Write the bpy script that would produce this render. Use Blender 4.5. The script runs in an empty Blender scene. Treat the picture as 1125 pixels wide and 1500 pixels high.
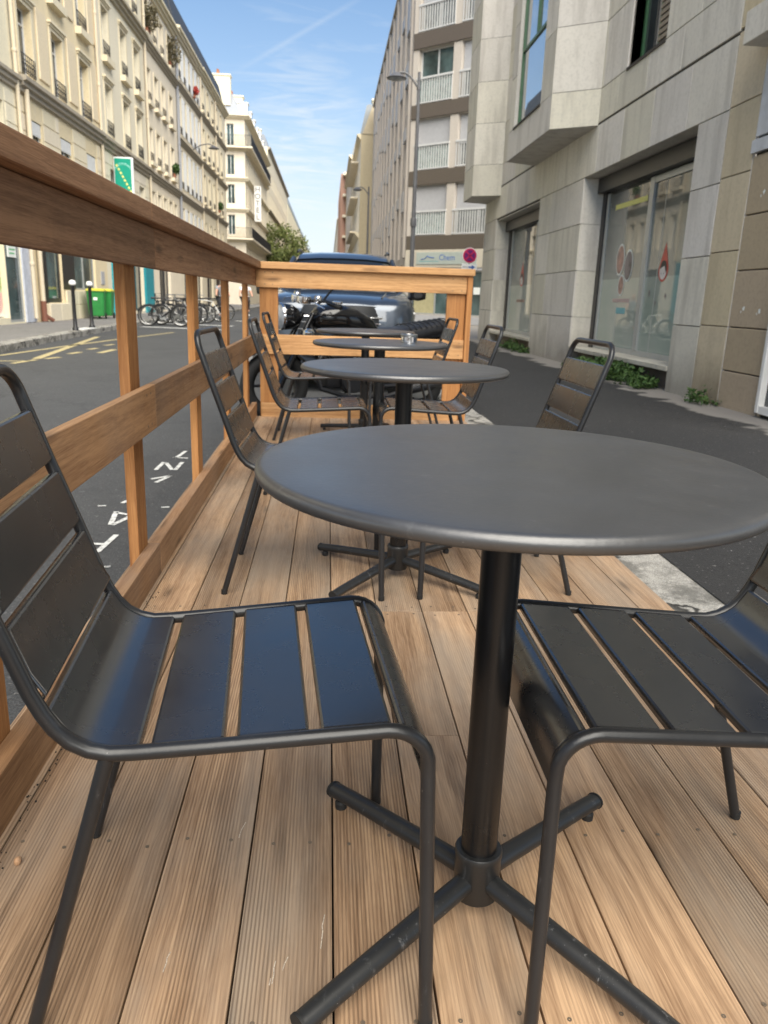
import bpy, bmesh, math, random
from mathutils import Vector, Matrix
R_ = math.radians
PI = math.pi
random.seed(7)
scene = bpy.context.scene
COL = scene.collection

# ------------------------------------------------------------------ mesh collector
_bev = {}
def bevel_box(sx, sy, sz, b, seg):
    key = (round(sx, 4), round(sy, 4), round(sz, 4), b, seg)
    if key not in _bev:
        bm = bmesh.new()
        bmesh.ops.create_cube(bm, size=1.0)
        bmesh.ops.scale(bm, vec=(sx, sy, sz), verts=bm.verts)
        bmesh.ops.bevel(bm, geom=list(bm.edges), offset=b, segments=seg, profile=0.6, affect='EDGES')
        bm.verts.index_update()
        _bev[key] = ([v.co.copy() for v in bm.verts], [[v.index for v in f.verts] for f in bm.faces])
        bm.free()
    return _bev[key]

class MB:
    def __init__(s, xf=None):
        s.V = []; s.F = []; s.S = []; s.M = []; s.A = []
        s.xf = xf; s.rnd = 0.5; s.mi = 0
    def vert(s, p):
        p = Vector(p)
        if s.xf: p = Vector(s.xf(p))
        s.V.append(p); return len(s.V) - 1
    def face(s, idx, smooth=False):
        s.F.append(idx); s.S.append(smooth); s.M.append(s.mi); s.A.append(s.rnd)
    def poly(s, pts, smooth=False):
        s.face([s.vert(p) for p in pts], smooth)
    def box(s, x0, x1, y0, y1, z0, z1, bev=0, seg=1, rot=None):
        x0, x1 = min(x0, x1), max(x0, x1); y0, y1 = min(y0, y1), max(y0, y1); z0, z1 = min(z0, z1), max(z0, z1)
        c = Vector(((x0+x1)/2, (y0+y1)/2, (z0+z1)/2))
        if bev:
            vs, fs = bevel_box(x1-x0, y1-y0, z1-z0, min(bev, .45*min(x1-x0, y1-y0, z1-z0)), seg)
        else:
            h = Vector((x1-x0, y1-y0, z1-z0))/2
            vs = [Vector((a*h.x, b*h.y, d*h.z)) for a in (-1, 1) for b in (-1, 1) for d in (-1, 1)]
            fs = [[0, 1, 3, 2], [4, 6, 7, 5], [0, 4, 5, 1], [2, 3, 7, 6], [0, 2, 6, 4], [1, 5, 7, 3]]
        n0 = len(s.V)
        for v in vs: s.vert((rot @ v if rot else v) + c)
        for f in fs: s.face([n0+i for i in f], False)
    def tube(s, path, r, n=10, caps=True, closed=False, flat=1.0):
        P = [Vector(p) for p in path]; m = len(P)
        rr = r if isinstance(r, (list, tuple)) else [r]*m
        T = []
        for i in range(m):
            a = P[(i-1) % m] if (i > 0 or closed) else P[i]
            b = P[(i+1) % m] if (i < m-1 or closed) else P[i]
            T.append((b-a).normalized())
        up = Vector((0, 0, 1)) if abs(T[0].z) < .9 else Vector((0, 1, 0))
        N = (up - T[0]*up.dot(T[0])).normalized()
        rings = []
        for i in range(m):
            if i:
                N = (N - T[i]*N.dot(T[i])).normalized()
            B = T[i].cross(N)
            rings.append([s.vert(P[i] + (N*math.cos(2*PI*k/n)*flat + B*math.sin(2*PI*k/n))*rr[i]) for k in range(n)])
        for i in range(m if closed else m-1):
            a, b = rings[i], rings[(i+1) % m]
            for k in range(n): s.face([a[k], a[(k+1) % n], b[(k+1) % n], b[k]], True)
        if caps and not closed:
            s.face(rings[0][::-1]); s.face(rings[-1])
    def lathe(s, prof, c=(0, 0, 0), n=32, axis='z', caps=True, sx=1, sy=1):
        c = Vector(c); rings = []
        for (r, z) in prof:
            ring = []
            for k in range(n):
                a = 2*PI*k/n; p = (r*math.cos(a)*sx, r*math.sin(a)*sy, z)
                if axis == 'x': p = (p[2], p[0], p[1])
                elif axis == 'y': p = (p[0], p[2], p[1])
                ring.append(s.vert(c + Vector(p)))
            rings.append(ring)
        for a, b in zip(rings, rings[1:]):
            for k in range(n): s.face([a[k], a[(k+1) % n], b[(k+1) % n], b[k]], True)
        if caps:
            s.face(rings[0][::-1]); s.face(rings[-1])
    def prism(s, prof, a, b, axis='y', smooth=False):
        """closed profile (2-D) extruded along axis from a to b"""
        def P(p, t):
            return {'y': (p[0], t, p[1]), 'x': (t, p[0], p[1]), 'z': (p[0], p[1], t)}[axis]
        A = [s.vert(P(p, a)) for p in prof]; B = [s.vert(P(p, b)) for p in prof]; n = len(prof)
        for k in range(n): s.face([A[k], A[(k+1) % n], B[(k+1) % n], B[k]], smooth)
        s.face(A[::-1]); s.face(B)
    def loft(s, secs, smooth=True, caps=True, closed=True):
        rings = [[s.vert(p) for p in sec] for sec in secs]; n = len(rings[0])
        for a, b in zip(rings, rings[1:]):
            for k in range(n if closed else n-1): s.face([a[k], a[(k+1) % n], b[(k+1) % n], b[k]], smooth)
        if caps:
            s.face(rings[0][::-1], smooth); s.face(rings[-1], smooth)
    def ribbon(s, pts, w, z):
        """flat stroke of width w along 2-D points at height z"""
        P = [Vector((p[0], p[1])) for p in pts]
        L = []; Rr = []
        for i in range(len(P)):
            a = P[max(i-1, 0)]; b = P[min(i+1, len(P)-1)]
            d = (b-a).normalized(); nn = Vector((-d.y, d.x))*w/2
            L.append(s.vert((P[i].x+nn.x, P[i].y+nn.y, z))); Rr.append(s.vert((P[i].x-nn.x, P[i].y-nn.y, z)))
        for i in range(len(P)-1): s.face([L[i], Rr[i], Rr[i+1], L[i+1]])
    def build(s, name, mats, parent=None, auto=40, recalc=True):
        me = bpy.data.meshes.new(name)
        V = s.V
        if parent is not None:
            inv = root_matrix(parent).inverted(); V = [inv @ v for v in V]
        me.from_pydata([tuple(v) for v in V], [], s.F)
        if not isinstance(mats, (list, tuple)): mats = [mats]
        for m in mats: me.materials.append(m)
        me.polygons.foreach_set('use_smooth', s.S)
        me.polygons.foreach_set('material_index', s.M)
        at = me.attributes.new('rnd', 'FLOAT', 'FACE'); at.data.foreach_set('value', s.A)
        if recalc:
            bm = bmesh.new(); bm.from_mesh(me); bmesh.ops.recalc_face_normals(bm, faces=bm.faces); bm.to_mesh(me); bm.free()
        me.update()
        if any(s.S) and auto: me.set_sharp_from_angle(angle=R_(auto))
        o = bpy.data.objects.new(name, me); COL.objects.link(o)
        if parent is not None: o.parent = parent
        return o

def root_matrix(o):
    m = Matrix.Translation(o.location) @ o.rotation_euler.to_matrix().to_4x4()
    while o.parent is not None:
        o = o.parent
        m = Matrix.Translation(o.location) @ o.rotation_euler.to_matrix().to_4x4() @ m
    return m

def tag(o, label=None, cat=None, group=None, kind=None):
    if label: o['label'] = label
    if cat: o['category'] = cat
    if group: o['group'] = group
    if kind: o['kind'] = kind
    return o
def thing(name, label, cat, loc=(0, 0, 0), rz=0.0, group=None):
    o = bpy.data.objects.new(name, None); COL.objects.link(o)
    o.location = loc; o.rotation_euler = (0, 0, rz); o.empty_display_size = .1
    return tag(o, label, cat, group)
def dup(root, loc, rz, label, group=None):
    def cp(o, par):
        c = o.copy(); COL.objects.link(c)
        if par is not None: c.parent = par
        for ch in list(o.children): cp(ch, c)
        return c
    r = cp(root, None); r.location = loc; r.rotation_euler = (0, 0, rz); r['label'] = label
    if group: r['group'] = group
    return r
def frame(origin, u, out):
    o = Vector(origin); u = Vector(u); w = Vector(out)
    return lambda p: o + u*p[0] + w*p[1] + Vector((0, 0, p[2]))
def arc(c, r, a0, a1, n, plane='xz'):
    """arc points in a plane, angles in degrees"""
    L = []
    for i in range(n+1):
        a = R_(a0 + (a1-a0)*i/n); L.append((c[0]+r*math.cos(a), c[1]+r*math.sin(a)))
    return L
def text_mesh(txt, size, extrude=.002, align='CENTER'):
    cu = bpy.data.curves.new('txt', 'FONT'); cu.body = txt; cu.size = size; cu.extrude = extrude
    cu.align_x = align; cu.align_y = 'CENTER'; cu.resolution_u = 3
    ob = bpy.data.objects.new('txt', cu); COL.objects.link(ob)
    dg = bpy.context.evaluated_depsgraph_get()
    me = bpy.data.meshes.new_from_object(ob.evaluated_get(dg))
    vs = [v.co.copy() for v in me.vertices]; fs = [list(p.vertices) for p in me.polygons]
    bpy.data.objects.remove(ob); bpy.data.curves.remove(cu); bpy.data.meshes.remove(me)
    return vs, fs
def add_text(mb, txt, size, fn, align='CENTER'):
    vs, fs = text_mesh(txt, size, .002, align)
    n0 = len(mb.V)
    for v in vs: mb.vert(fn(v))
    for f in fs: mb.face([n0+i for i in f])

# ------------------------------------------------------------------ materials
class NT:
    def __init__(s, name):
        s.m = bpy.data.materials.new(name); s.m.use_nodes = True
        s.t = s.m.node_tree; s.t.nodes.clear()
        s.out = s.t.nodes.new('ShaderNodeOutputMaterial')
        s.b = s.t.nodes.new('ShaderNodeBsdfPrincipled')
        s.t.links.new(s.b.outputs[0], s.out.inputs[0])
        s._obj = None
    def put(s, sock, v):
        if hasattr(v, 'is_output') or isinstance(v, bpy.types.NodeSocket): s.t.links.new(v, sock)
        elif isinstance(v, (tuple, list)) and len(v) == 3 and sock.type == 'RGBA': sock.default_value = (*v, 1)
        else: sock.default_value = v
    def n(s, typ, ins={}, out=0, **kw):
        nd = s.t.nodes.new(typ)
        for k, v in kw.items(): setattr(nd, k, v)
        for k, v in ins.items(): s.put(nd.inputs[k], v)
        return nd.outputs[out]
    def obj(s):
        if s._obj is None: s._obj = s.n('ShaderNodeTexCoord', out='Object')
        return s._obj
    def rnd(s): return s.n('ShaderNodeAttribute', attribute_name='rnd', out='Fac')
    def math(s, op, a, b=0.0, c=0.0, clamp=False):
        return s.n('ShaderNodeMath', {0: a, 1: b, 2: c}, operation=op, use_clamp=clamp)
    def map(s, scale, loc=(0, 0, 0), vec=None):
        return s.n('ShaderNodeMapping', {'Vector': vec if vec is not None else s.obj(), 'Scale': scale, 'Location': loc})
    def noise(s, scale=1.0, vec=None, detail=4, rough=.55, dist=0.0):
        return s.n('ShaderNodeTexNoise', {'Vector': vec if vec is not None else s.obj(), 'Scale': scale, 'Detail': detail, 'Roughness': rough, 'Distortion': dist})
    def ramp(s, fac, stops):
        nd = s.t.nodes.new('ShaderNodeValToRGB'); s.put(nd.inputs[0], fac)
        cr = nd.color_ramp
        while len(cr.elements) < len(stops): cr.elements.new(.5)
        for e, (p, c) in zip(cr.elements, stops):
            e.position = p; e.color = (*c, 1) if isinstance(c, (tuple, list)) else (c, c, c, 1)
        return nd.outputs[0]
    def mix(s, fac, a, b, mode='MIX'):
        nd = s.t.nodes.new('ShaderNodeMix'); nd.data_type = 'RGBA'; nd.blend_type = mode
        s.put(nd.inputs[0], fac); s.put(nd.inputs[6], a); s.put(nd.inputs[7], b)
        return nd.outputs[2]
    def sep(s, vec):
        nd = s.t.nodes.new('ShaderNodeSeparateXYZ'); s.put(nd.inputs[0], vec); return nd.outputs
    def comb(s, x, y, z): return s.n('ShaderNodeCombineXYZ', {0: x, 1: y, 2: z})
    def bump(s, h, strength=.3, dist=.01, nrm=None):
        i = {'Height': h, 'Strength': strength, 'Distance': dist}
        if nrm is not None: i['Normal'] = nrm
        return s.n('ShaderNodeBump', i)
    def set(s, **kw):
        for k, v in kw.items(): s.put(s.b.inputs[k.replace('_', ' ')], v)
        return s.m

def wood(name, axis, light, dark, groove=0.0, grey=(.30, .27, .235), greyamt=.5, pitch=.0062, off=0.0):
    t = NT(name); rnd = t.rnd(); o = t.sep(t.obj())
    ax = {'x': 0, 'y': 1, 'z': 2}[axis]
    along = o[ax]; others = [o[i] for i in range(3) if i != ax]
    al = t.math('ADD', along, t.math('MULTIPLY', rnd, 53.0))
    u = t.math('ADD', others[0], t.math('MULTIPLY', rnd, 17.0)); v = others[1]
    wob = t.noise(1.0, t.comb(t.math('MULTIPLY', al, 1.6), t.math('MULTIPLY', u, 6.0), v), 3)
    uu = t.math('ADD', u, t.math('MULTIPLY', wob, .05))
    grain = t.noise(1.0, t.comb(t.math('MULTIPLY', al, 2.2), t.math('MULTIPLY', uu, 90.0), t.math('MULTIPLY', v, 90.0)), 6, .62)
    bands = t.noise(1.0, t.comb(t.math('MULTIPLY', al, .5), t.math('MULTIPLY', uu, 26.0), t.math('MULTIPLY', v, 22.0)), 3, .5)
    fine = t.noise(1.0, t.comb(t.math('MULTIPLY', al, 14.0), t.math('MULTIPLY', uu, 420.0), t.math('MULTIPLY', v, 420.0)), 2)
    f = t.math('ADD', t.math('MULTIPLY', grain, .62), t.math('MULTIPLY', bands, .5))
    f = t.math('ADD', f, t.math('MULTIPLY', t.math('SUBTRACT', fine, .5), .42))
    col = t.ramp(f, [(.34, dark), (.52, tuple((a+b)/2 for a, b in zip(light, dark))), (.68, light)])
    # knots
    kv = t.comb(t.math('MULTIPLY', al, 2.1), t.math('MULTIPLY', u, 8.5), t.math('MULTIPLY', v, 8.5))
    vor = t.n('ShaderNodeTexVoronoi', {'Vector': kv, 'Scale': 1.0, 'Randomness': 1.0}, feature='F1', out='Distance')
    kn = t.math('ADD', vor, t.math('MULTIPLY', t.math('SUBTRACT', grain, .5), .25))
    knf = t.ramp(kn, [(.05, 1.0), (.10, .55), (.20, 0.0)])
    col = t.mix(t.math('MULTIPLY', knf, .8), col, tuple(c*.33 for c in dark))
    # board to board tone and weathering
    tone = t.n('ShaderNodeMapRange', {'Value': rnd, 'From Min': 0., 'From Max': 1., 'To Min': .74, 'To Max': 1.2})
    col = t.mix(1.0, col, t.comb(tone, tone, tone), 'MULTIPLY')
    big = t.noise(1.0, t.comb(t.math('MULTIPLY', al, 1.3), t.math('MULTIPLY', u, 4.0), v), 5, .6)
    wf = t.math('MULTIPLY', t.ramp(big, [(.42, 0.0), (.68, 1.0)]), greyamt)
    col = t.mix(wf, col, grey)
    dirt = t.ramp(t.noise(1.0, t.comb(t.math('MULTIPLY', al, 3.1), t.math('MULTIPLY', u, 7.), v), 6, .7), [(.30, 1.0), (.46, 0.0)])
    col = t.mix(t.math('MULTIPLY', dirt, .22), col, tuple(c*.45 for c in dark))
    h = t.math('MULTIPLY', f, .35)
    if groove:
        ph = t.math('MULTIPLY', t.math('SUBTRACT', others[0], off), 2*PI/pitch)
        g = t.math('POWER', t.math('ADD', t.math('MULTIPLY', t.math('SINE', ph), .5), .5), 2.2)
        # ridged boards and smooth boards; worn away in patches
        sel = t.ramp(t.math('FRACT', t.math('MULTIPLY', rnd, 7.31)), [(.22, .35), (.34, 1.0)])
        wear = t.ramp(t.noise(1.0, t.comb(t.math('MULTIPLY', al, .8), t.math('MULTIPLY', u, 14.0), v), 4, .6), [(.36, .25), (.56, 1.0)])
        ga = t.math('MULTIPLY', t.math('MULTIPLY', sel, wear), groove)
        gg = t.math('MULTIPLY', g, ga)
        col = t.mix(t.math('MULTIPLY', gg, .62), col, tuple(c*.30 for c in dark))
        h = t.math('SUBTRACT', h, t.math('MULTIPLY', gg, .55))
    nrm = t.bump(h, .55, .004)
    ro = t.ramp(f, [(.3, .78), (.7, .6)])
    return t.set(Base_Color=col, Roughness=ro, Normal=nrm, **{'Specular_IOR_Level': .35})

def paint(name, base, rough=.4, wear=.0, wearcol=(.25, .25, .25), metallic=0., spec=.5, bump=.05, scale=1.0):
    t = NT(name)
    n1 = t.noise(9*scale, None, 5, .6); n2 = t.noise(160*scale, None, 2)
    col = t.mix(t.ramp(n1, [(.3, 0.), (.7, 1.)]), tuple(c*.86 for c in base), tuple(min(1, c*1.12) for c in base))
    ro = t.math('ADD', t.math('MULTIPLY', t.math('SUBTRACT', n1, .5), .22), rough)
    if wear:
        w = t.noise(1.0, t.map((60*scale, 60*scale, 9*scale)), 6, .75)
        p = t.noise(3.1*scale, None, 3)
        wf = t.math('MULTIPLY', t.ramp(w, [(.60, 0.), (.68, 1.)]), t.ramp(p, [(.40, 0.), (.62, 1.)]))
        col = t.mix(t.math('MULTIPLY', wf, wear), col, wearcol)
        dust = t.ramp(t.noise(300*scale, None, 1), [(.74, 0.), (.80, 1.)])
        col = t.mix(t.math('MULTIPLY', t.math('MULTIPLY', dust, wear), t.ramp(t.noise(12*scale, None, 3), [(.45, 0.), (.7, .9)])), col, (.42, .41, .4))
    h = t.math('ADD', n2, t.math('MULTIPLY', n1, .6))
    return t.set(Base_Color=col, Roughness=ro, Metallic=metallic, Normal=t.bump(h, bump, .002), **{'Specular_IOR_Level': spec})

def stone(name, base, var=.25, stain=.4, staincol=(.16, .13, .10), rough=.85, scale=1.0, bump=.25, lowdirt=0.0):
    t = NT(name); rnd = t.rnd()
    off = t.n('ShaderNodeVectorMath', {0: t.obj(), 1: t.comb(t.math('MULTIPLY', rnd, 31.), t.math('MULTIPLY', rnd, 17.), t.math('MULTIPLY', rnd, 11.))}, operation='ADD')
    n1 = t.noise(1.3*scale, off, 6, .6); n2 = t.noise(24*scale, off, 4, .6)
    st = t.noise(1.0, t.map((5*scale, 5*scale, .7*scale), vec=off), 5, .6)
    fine = t.noise(1.0, t.map((9*scale, 9*scale, 60*scale), vec=off), 3, .6)
    tone = t.n('ShaderNodeMapRange', {'Value': rnd, 'From Min': 0., 'From Max': 1., 'To Min': 1-var, 'To Max': 1+var*.6})
    col = t.mix(1.0, base, t.comb(tone, tone, t.math('MULTIPLY', tone, t.n('ShaderNodeMapRange', {'Value': t.math('FRACT', t.math('MULTIPLY', rnd, 5.7)), 'To Min': .93, 'To Max': 1.05}))), 'MULTIPLY')
    col = t.mix(t.math('MULTIPLY', t.ramp(n1, [(.38, 0.), (.72, 1.)]), stain*.55), col, tuple((a+b)/2 for a, b in zip(base, staincol)))
    col = t.mix(t.math('MULTIPLY', t.ramp(st, [(.48, 0.), (.75, 1.)]), stain), col, staincol)
    col = t.mix(t.math('MULTIPLY', t.ramp(n2, [(.35, 1.), (.52, 0.)]), .30), col, tuple(c*.62 for c in base))
    col = t.mix(t.math('MULTIPLY', t.ramp(fine, [(.5, 0.), (.75, 1.)]), .14), col, tuple(c*.7 for c in base))
    if lowdirt:
        z = t.sep(t.n('ShaderNodeNewGeometry', out='Position'))[2]
        zz = t.math('ADD', z, t.math('MULTIPLY', t.math('SUBTRACT', n1, .5), 1.0))
        lf = t.math('MULTIPLY', t.ramp(zz, [(0.0, 1.), (.55, 0.)]), lowdirt)
        col = t.mix(lf, col, tuple(c*.5 for c in staincol))
    h = t.math('ADD', t.math('MULTIPLY', n2, .6), t.noise(140*scale, off, 2))
    return t.set(Base_Color=col, Roughness=rough, Normal=t.bump(h, bump, .006))

def asphalt(name, base, speck=.6, patch=.3, wet=None):
    t = NT(name)
    sp = t.noise(190, None, 3, .7); big = t.noise(.55, None, 5, .6); mid = t.noise(6, None, 4)
    col = t.mix(t.ramp(sp, [(.34, 0.), (.7, 1.)]), tuple(c*(1-speck) for c in base), tuple(c*(1+speck*1.3) for c in base))
    col = t.mix(t.math('MULTIPLY', t.ramp(big, [(.4, 0.), (.65, 1.)]), patch), col, tuple(c*.62 for c in base))
    col = t.mix(t.math('MULTIPLY', t.ramp(mid, [(.5, 0.), (.75, 1.)]), patch*.6), col, tuple(min(1, c*1.5) for c in base))
    vo = t.n('ShaderNodeTexVoronoi', {'Vector': t.obj(), 'Scale': 110.}, feature='F1', out='Distance')
    wv = t.n('ShaderNodeVectorMath', {0: t.map((.55, .4, .5)), 1: t.comb(t.math('MULTIPLY', t.noise(2.2, None, 5, .7), .9), t.math('MULTIPLY', t.noise(2.7, None, 5, .7), .9), 0.)}, operation='ADD')
    ck = t.n('ShaderNodeTexVoronoi', {'Vector': wv, 'Scale': 1.0}, feature='DISTANCE_TO_EDGE', out='Distance')
    ckf = t.math('MULTIPLY', t.ramp(ck, [(.003, 1.), (.010, 0.)]), t.ramp(t.noise(.35, None, 2), [(.46, 0.), (.58, .8)]))
    col = t.mix(ckf, col, tuple(c_*.25 for c_ in base))
    col = t.mix(t.math('MULTIPLY', t.ramp(t.noise(2.6, None, 6, .72), [(.56, 0.), (.68, 1.)]), .35), col, tuple(c_*.5 for c_ in base))
    col = t.mix(t.math('MULTIPLY', t.ramp(t.noise(17., None, 2), [(.70, 0.), (.735, 1.)]), .4), col, tuple(c_*2.6 for c_ in base))
    lt = t.ramp(t.noise(70, None, 1), [(.70, 0.), (.74, 1.)])
    col = t.mix(t.math('MULTIPLY', lt, .35), col, (.35, .34, .32))
    h = t.math('ADD', t.math('MULTIPLY', vo, .8), sp)
    return t, col, t.bump(h, .5, .006)

def simple(name, base, rough=.6, metallic=0., spec=.5, var=.12, scale=8., emis=None, alpha=None):
    t = NT(name); n1 = t.noise(scale, None, 4)
    col = t.mix(t.ramp(n1, [(.3, 0.), (.7, 1.)]), tuple(c*(1-var) for c in base), tuple(min(1, c*(1+var)) for c in base))
    return t.set(Base_Color=col, Roughness=rough, Metallic=metallic, **{'Specular_IOR_Level': spec})

M = {}
M['deck'] = wood('deck_wood', 'y', (.51, .335, .20), (.20, .113, .060), groove=.85, grey=(.345, .29, .228), greyamt=.65)
M['rail_y'] = wood('rail_wood_lengthwise', 'y', (.44, .245, .115), (.21, .10, .042), groove=0, greyamt=.25)
M['beam_y_shaded'] = wood('shaded_beam_wood_lengthwise', 'y', (.34, .185, .098), (.155, .075, .037), groove=0, greyamt=.12, grey=(.24, .17, .12))  # darker copy of the end rail wood; inward-side shade is in the colour
M['rail_x'] = wood('rail_wood_crosswise', 'x', (.64, .365, .16), (.33, .155, .055), groove=0, greyamt=.08)
M['post_z'] = wood('post_wood_upright', 'z', (.50, .235, .078), (.26, .10, .028), groove=0, greyamt=.05)
M['chair'] = paint('charcoal_chair_paint', (.017, .0175, .019), .32, wear=.45, wearcol=(.16, .16, .165), spec=.55, bump=.06)
M['slat'] = paint('charcoal_slat_paint', (.015, .0155, .017), .27, wear=.08, wearcol=(.10, .10, .105), spec=.8, bump=.02)
M['table'] = paint('charcoal_table_paint', (.046, .046, .047), .37, wear=.42, wearcol=(.17, .168, .165), spec=.8, bump=.10)
M['pole'] = paint('black_pole_paint', (.007, .007, .0075), .3, wear=.15, spec=.45)
M['foot'] = paint('grey_foot_paint', (.018, .0185, .019), .42, wear=.8, wearcol=(.16, .16, .16))
for k_, i_ in (('slat', 2.2), ('table', 1.9), ('chair', 1.5)):
    M[k_].node_tree.nodes['Principled BSDF'].inputs['IOR'].default_value = i_; M[k_].node_tree.nodes['Principled BSDF'].inputs['Specular IOR Level'].default_value = .5
M['rubber'] = simple('black_rubber', (.012, .012, .012), .7)
M['chrome'] = simple('chrome', (.75, .75, .76), .12, 1.0, var=.04)
M['screw'] = simple('dull_screw_head', (.16, .125, .09), .6, .2)
M['steel'] = simple('brushed_steel', (.45, .45, .44), .35, 1.0, var=.1)
M['under'] = simple('dark_underside', (.018, .015, .012), .9)
t, c, b = asphalt('road_asphalt', (.064, .065, .066), .55, .35)
# wheel-worn lanes and a few darker repair patches
M['road'] = t.set(Base_Color=c, Roughness=.86, Normal=b)
t, c, b = asphalt('pavement_asphalt', (.025, .0242, .0235), .5, .30)
ox = t.sep(t.obj())[0]
wob = t.math('ADD', ox, t.math('MULTIPLY', t.math('SUBTRACT', t.noise(1.7, None, 5), .5), .9))
c = t.mix(t.math('MULTIPLY', t.ramp(t.math('SUBTRACT', wob, 3.0), [(.62, 0.), (.70, 1.)]), .8), c, (.27, .25, .225))
c = t.mix(t.math('MULTIPLY', t.ramp(t.noise(33., None, 1), [(.76, 0.), (.79, 1.)]), .5), c, (.4, .39, .37))
M['pave_r'] = t.set(Base_Color=c, Roughness=.85, Normal=b)
t, c, b = asphalt('far_pavement_asphalt', (.21, .20, .19), .3, .25)
M['pave_l'] = t.set(Base_Color=c, Roughness=.9, Normal=b)
t, c, b = asphalt('kerb_granite', (.40, .38, .34), .45, .35)
cr = t.n('ShaderNodeTexVoronoi', {'Vector': t.n('ShaderNodeVectorMath', {0: t.map((1.6, 1.1, 1.)), 1: t.comb(t.noise(3., None, 4), t.noise(4., None, 4), 0.)}, operation='ADD'), 'Scale': 1.0}, feature='DISTANCE_TO_EDGE', out='Distance')
c = t.mix(t.ramp(cr, [(.012, 1.), (.032, 0.)]), c, (.03, .028, .025))
c = t.mix(t.math('MULTIPLY', t.ramp(t.noise(5., None, 7, .75), [(.46, 0.), (.60, 1.)]), .8), c, (.12, .115, .10))
M['kerb'] = t.set(Base_Color=c, Roughness=.9, Normal=b)
t = NT('ground_dust'); M['ground'] = t.set(Base_Color=t.mix(t.noise(.2), (.12, .12, .12), (.18, .175, .17)), Roughness=.95)
def roadpaint(name, col):
    t = NT(name); w = t.ramp(t.noise(26., None, 6, .75), [(.38, 1.), (.52, 0.)])
    return t.set(Base_Color=t.mix(t.math('MULTIPLY', w, .75), col, (.13, .13, .13)), Roughness=.8)
M['paint_w'] = roadpaint('white_road_paint', (.72, .72, .68))
M['paint_y'] = roadpaint('yellow_road_paint', (.52, .43, .21))
M['stone_j'] = stone('grey_limestone_slab', (.65, .615, .545), .10, .5, (.25, .225, .19), .8, 1.0, .2, lowdirt=.6)
M['stone_y'] = stone('yellowed_limestone_slab', (.60, .51, .36), .10, .35, (.26, .20, .13), .8, 1.0, .2, lowdirt=.75)
M['stone_dark'] = stone('dirty_base_stone', (.20, .165, .135), .2, .5, (.08, .06, .05), .9)
M['tan'] = stone('tan_cladding_tile', (.42, .335, .24), .06, .12, (.22, .17, .12), .6, 1.0, .06)
M['joint'] = simple('dark_joint', (.05, .043, .036), .9)
M['cream'] = stone('cream_facade_stone', (.79, .70, .53), .08, .18, (.46, .36, .22), .85, .8, .12)
M['cream2'] = stone('pale_facade_plaster', (.82, .745, .58), .06, .16, (.52, .44, .31), .85, .8, .1)
M['cream3'] = stone('warm_facade_stone', (.77, .685, .53), .08, .20, (.44, .34, .20), .85, .8, .12)
M['ochre'] = stone('ochre_stained_facade', (.74, .62, .41), .10, .38, (.68, .60, .46), .85, .9, .12)
M['trim'] = stone('facade_trim_stone', (.76, .67, .50), .06, .22, (.34, .29, .21), .85, 1.0, .1)
M['greytrim'] = stone('weathered_cornice', (.40, .35, .27), .06, .35, (.22, .19, .15), .85, 1.0, .1)
M['conc'] = stone('pale_apartment_concrete', (.51, .46, .39), .06, .22, (.36, .31, .25), .85, 1.0, .1)
M['brown'] = stone('brown_render_band', (.098, .079, .062), .04, .2, (.09, .072, .058), .8)
M['gable'] = stone('drab_gable_render', (.44, .375, .26), .06, .4, (.30, .25, .17), .9, .3)
M['brick'] = stone('red_brick_facade', (.40, .24, .175), .10, .3, (.5, .4, .33), .9)
M['greyfac'] = stone('grey_white_facade', (.62, .585, .53), .08, .2, (.4, .36, .3), .9)
M['slate'] = stone('slate_roof', (.035, .037, .043), .2, .3, (.10, .10, .11), .6, 2.0)
M['zinc'] = stone('zinc_roof', (.26, .28, .31), .1, .25, (.18, .19, .2), .45, 1.)
M['terracotta'] = simple('terracotta', (.42, .17, .09), .8)
M['white'] = simple('white_painted_joinery', (.72, .71, .68), .5, var=.06)
M['shutter_w'] = simple('white_shutter', (.78, .78, .76), .55, var=.05)
M['shutter_g'] = simple('grey_roller_shutter', (.42, .42, .43), .5, var=.05)
M['railw'] = simple('pale_balcony_metal', (.52, .52, .51), .45, var=.05)
M['black'] = simple('black_iron', (.014, .014, .016), .45)
M['darkframe'] = simple('dark_window_frame', (.022, .020, .020), .4)
M['alu'] = simple('aluminium_frame', (.42, .43, .42), .35, .3, var=.06)
M['greenframe'] = simple('green_window_frame', (.045, .12, .055), .4)
def glass(name, base, rough=.04, var=.5, sc=1.3, spec=.6):
    t = NT(name); n1 = t.noise(sc, None, 3)
    col = t.mix(t.ramp(n1, [(.35, 0.), (.65, 1.)]), tuple(c*(1-var) for c in base), tuple(c*(1+var) for c in base))
    return t.set(Base_Color=col, Roughness=rough, **{'Specular_IOR_Level': spec, 'IOR': 1.5})
M['glass'] = glass('dark_window_glass', (.035, .042, .046))
M['glass_curtain'] = glass('curtained_window_glass', (.22, .235, .225), .08, .35, 2.5)
M['glass_mirror'] = glass('mirror_window_glass', (.50, .52, .53), .015, .05)
M['glass_mirror'].node_tree.nodes['Principled BSDF'].inputs['Metallic'].default_value = .85
M['glass_green'] = glass('pale_green_curtain_glass', (.30, .36, .34), .10, .25, 5.)
M['glass_teal'] = glass('teal_tinted_glass', (.055, .085, .085), .05, .6, .9)
M['leaf'] = None
def leafmat(name, a, b):
    t = NT(name); r = t.rnd()
    col = t.mix(r, a, b)
    return t.set(Base_Color=col, Roughness=.55, **{'Specular_IOR_Level': .3, 'Subsurface_Weight': 0.})
M['leaf'] = leafmat('street_tree_leaf', (.06, .09, .02), (.22, .24, .08))
M['weed'] = leafmat('weed_leaf', (.02, .05, .012), (.085, .15, .04))
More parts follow.
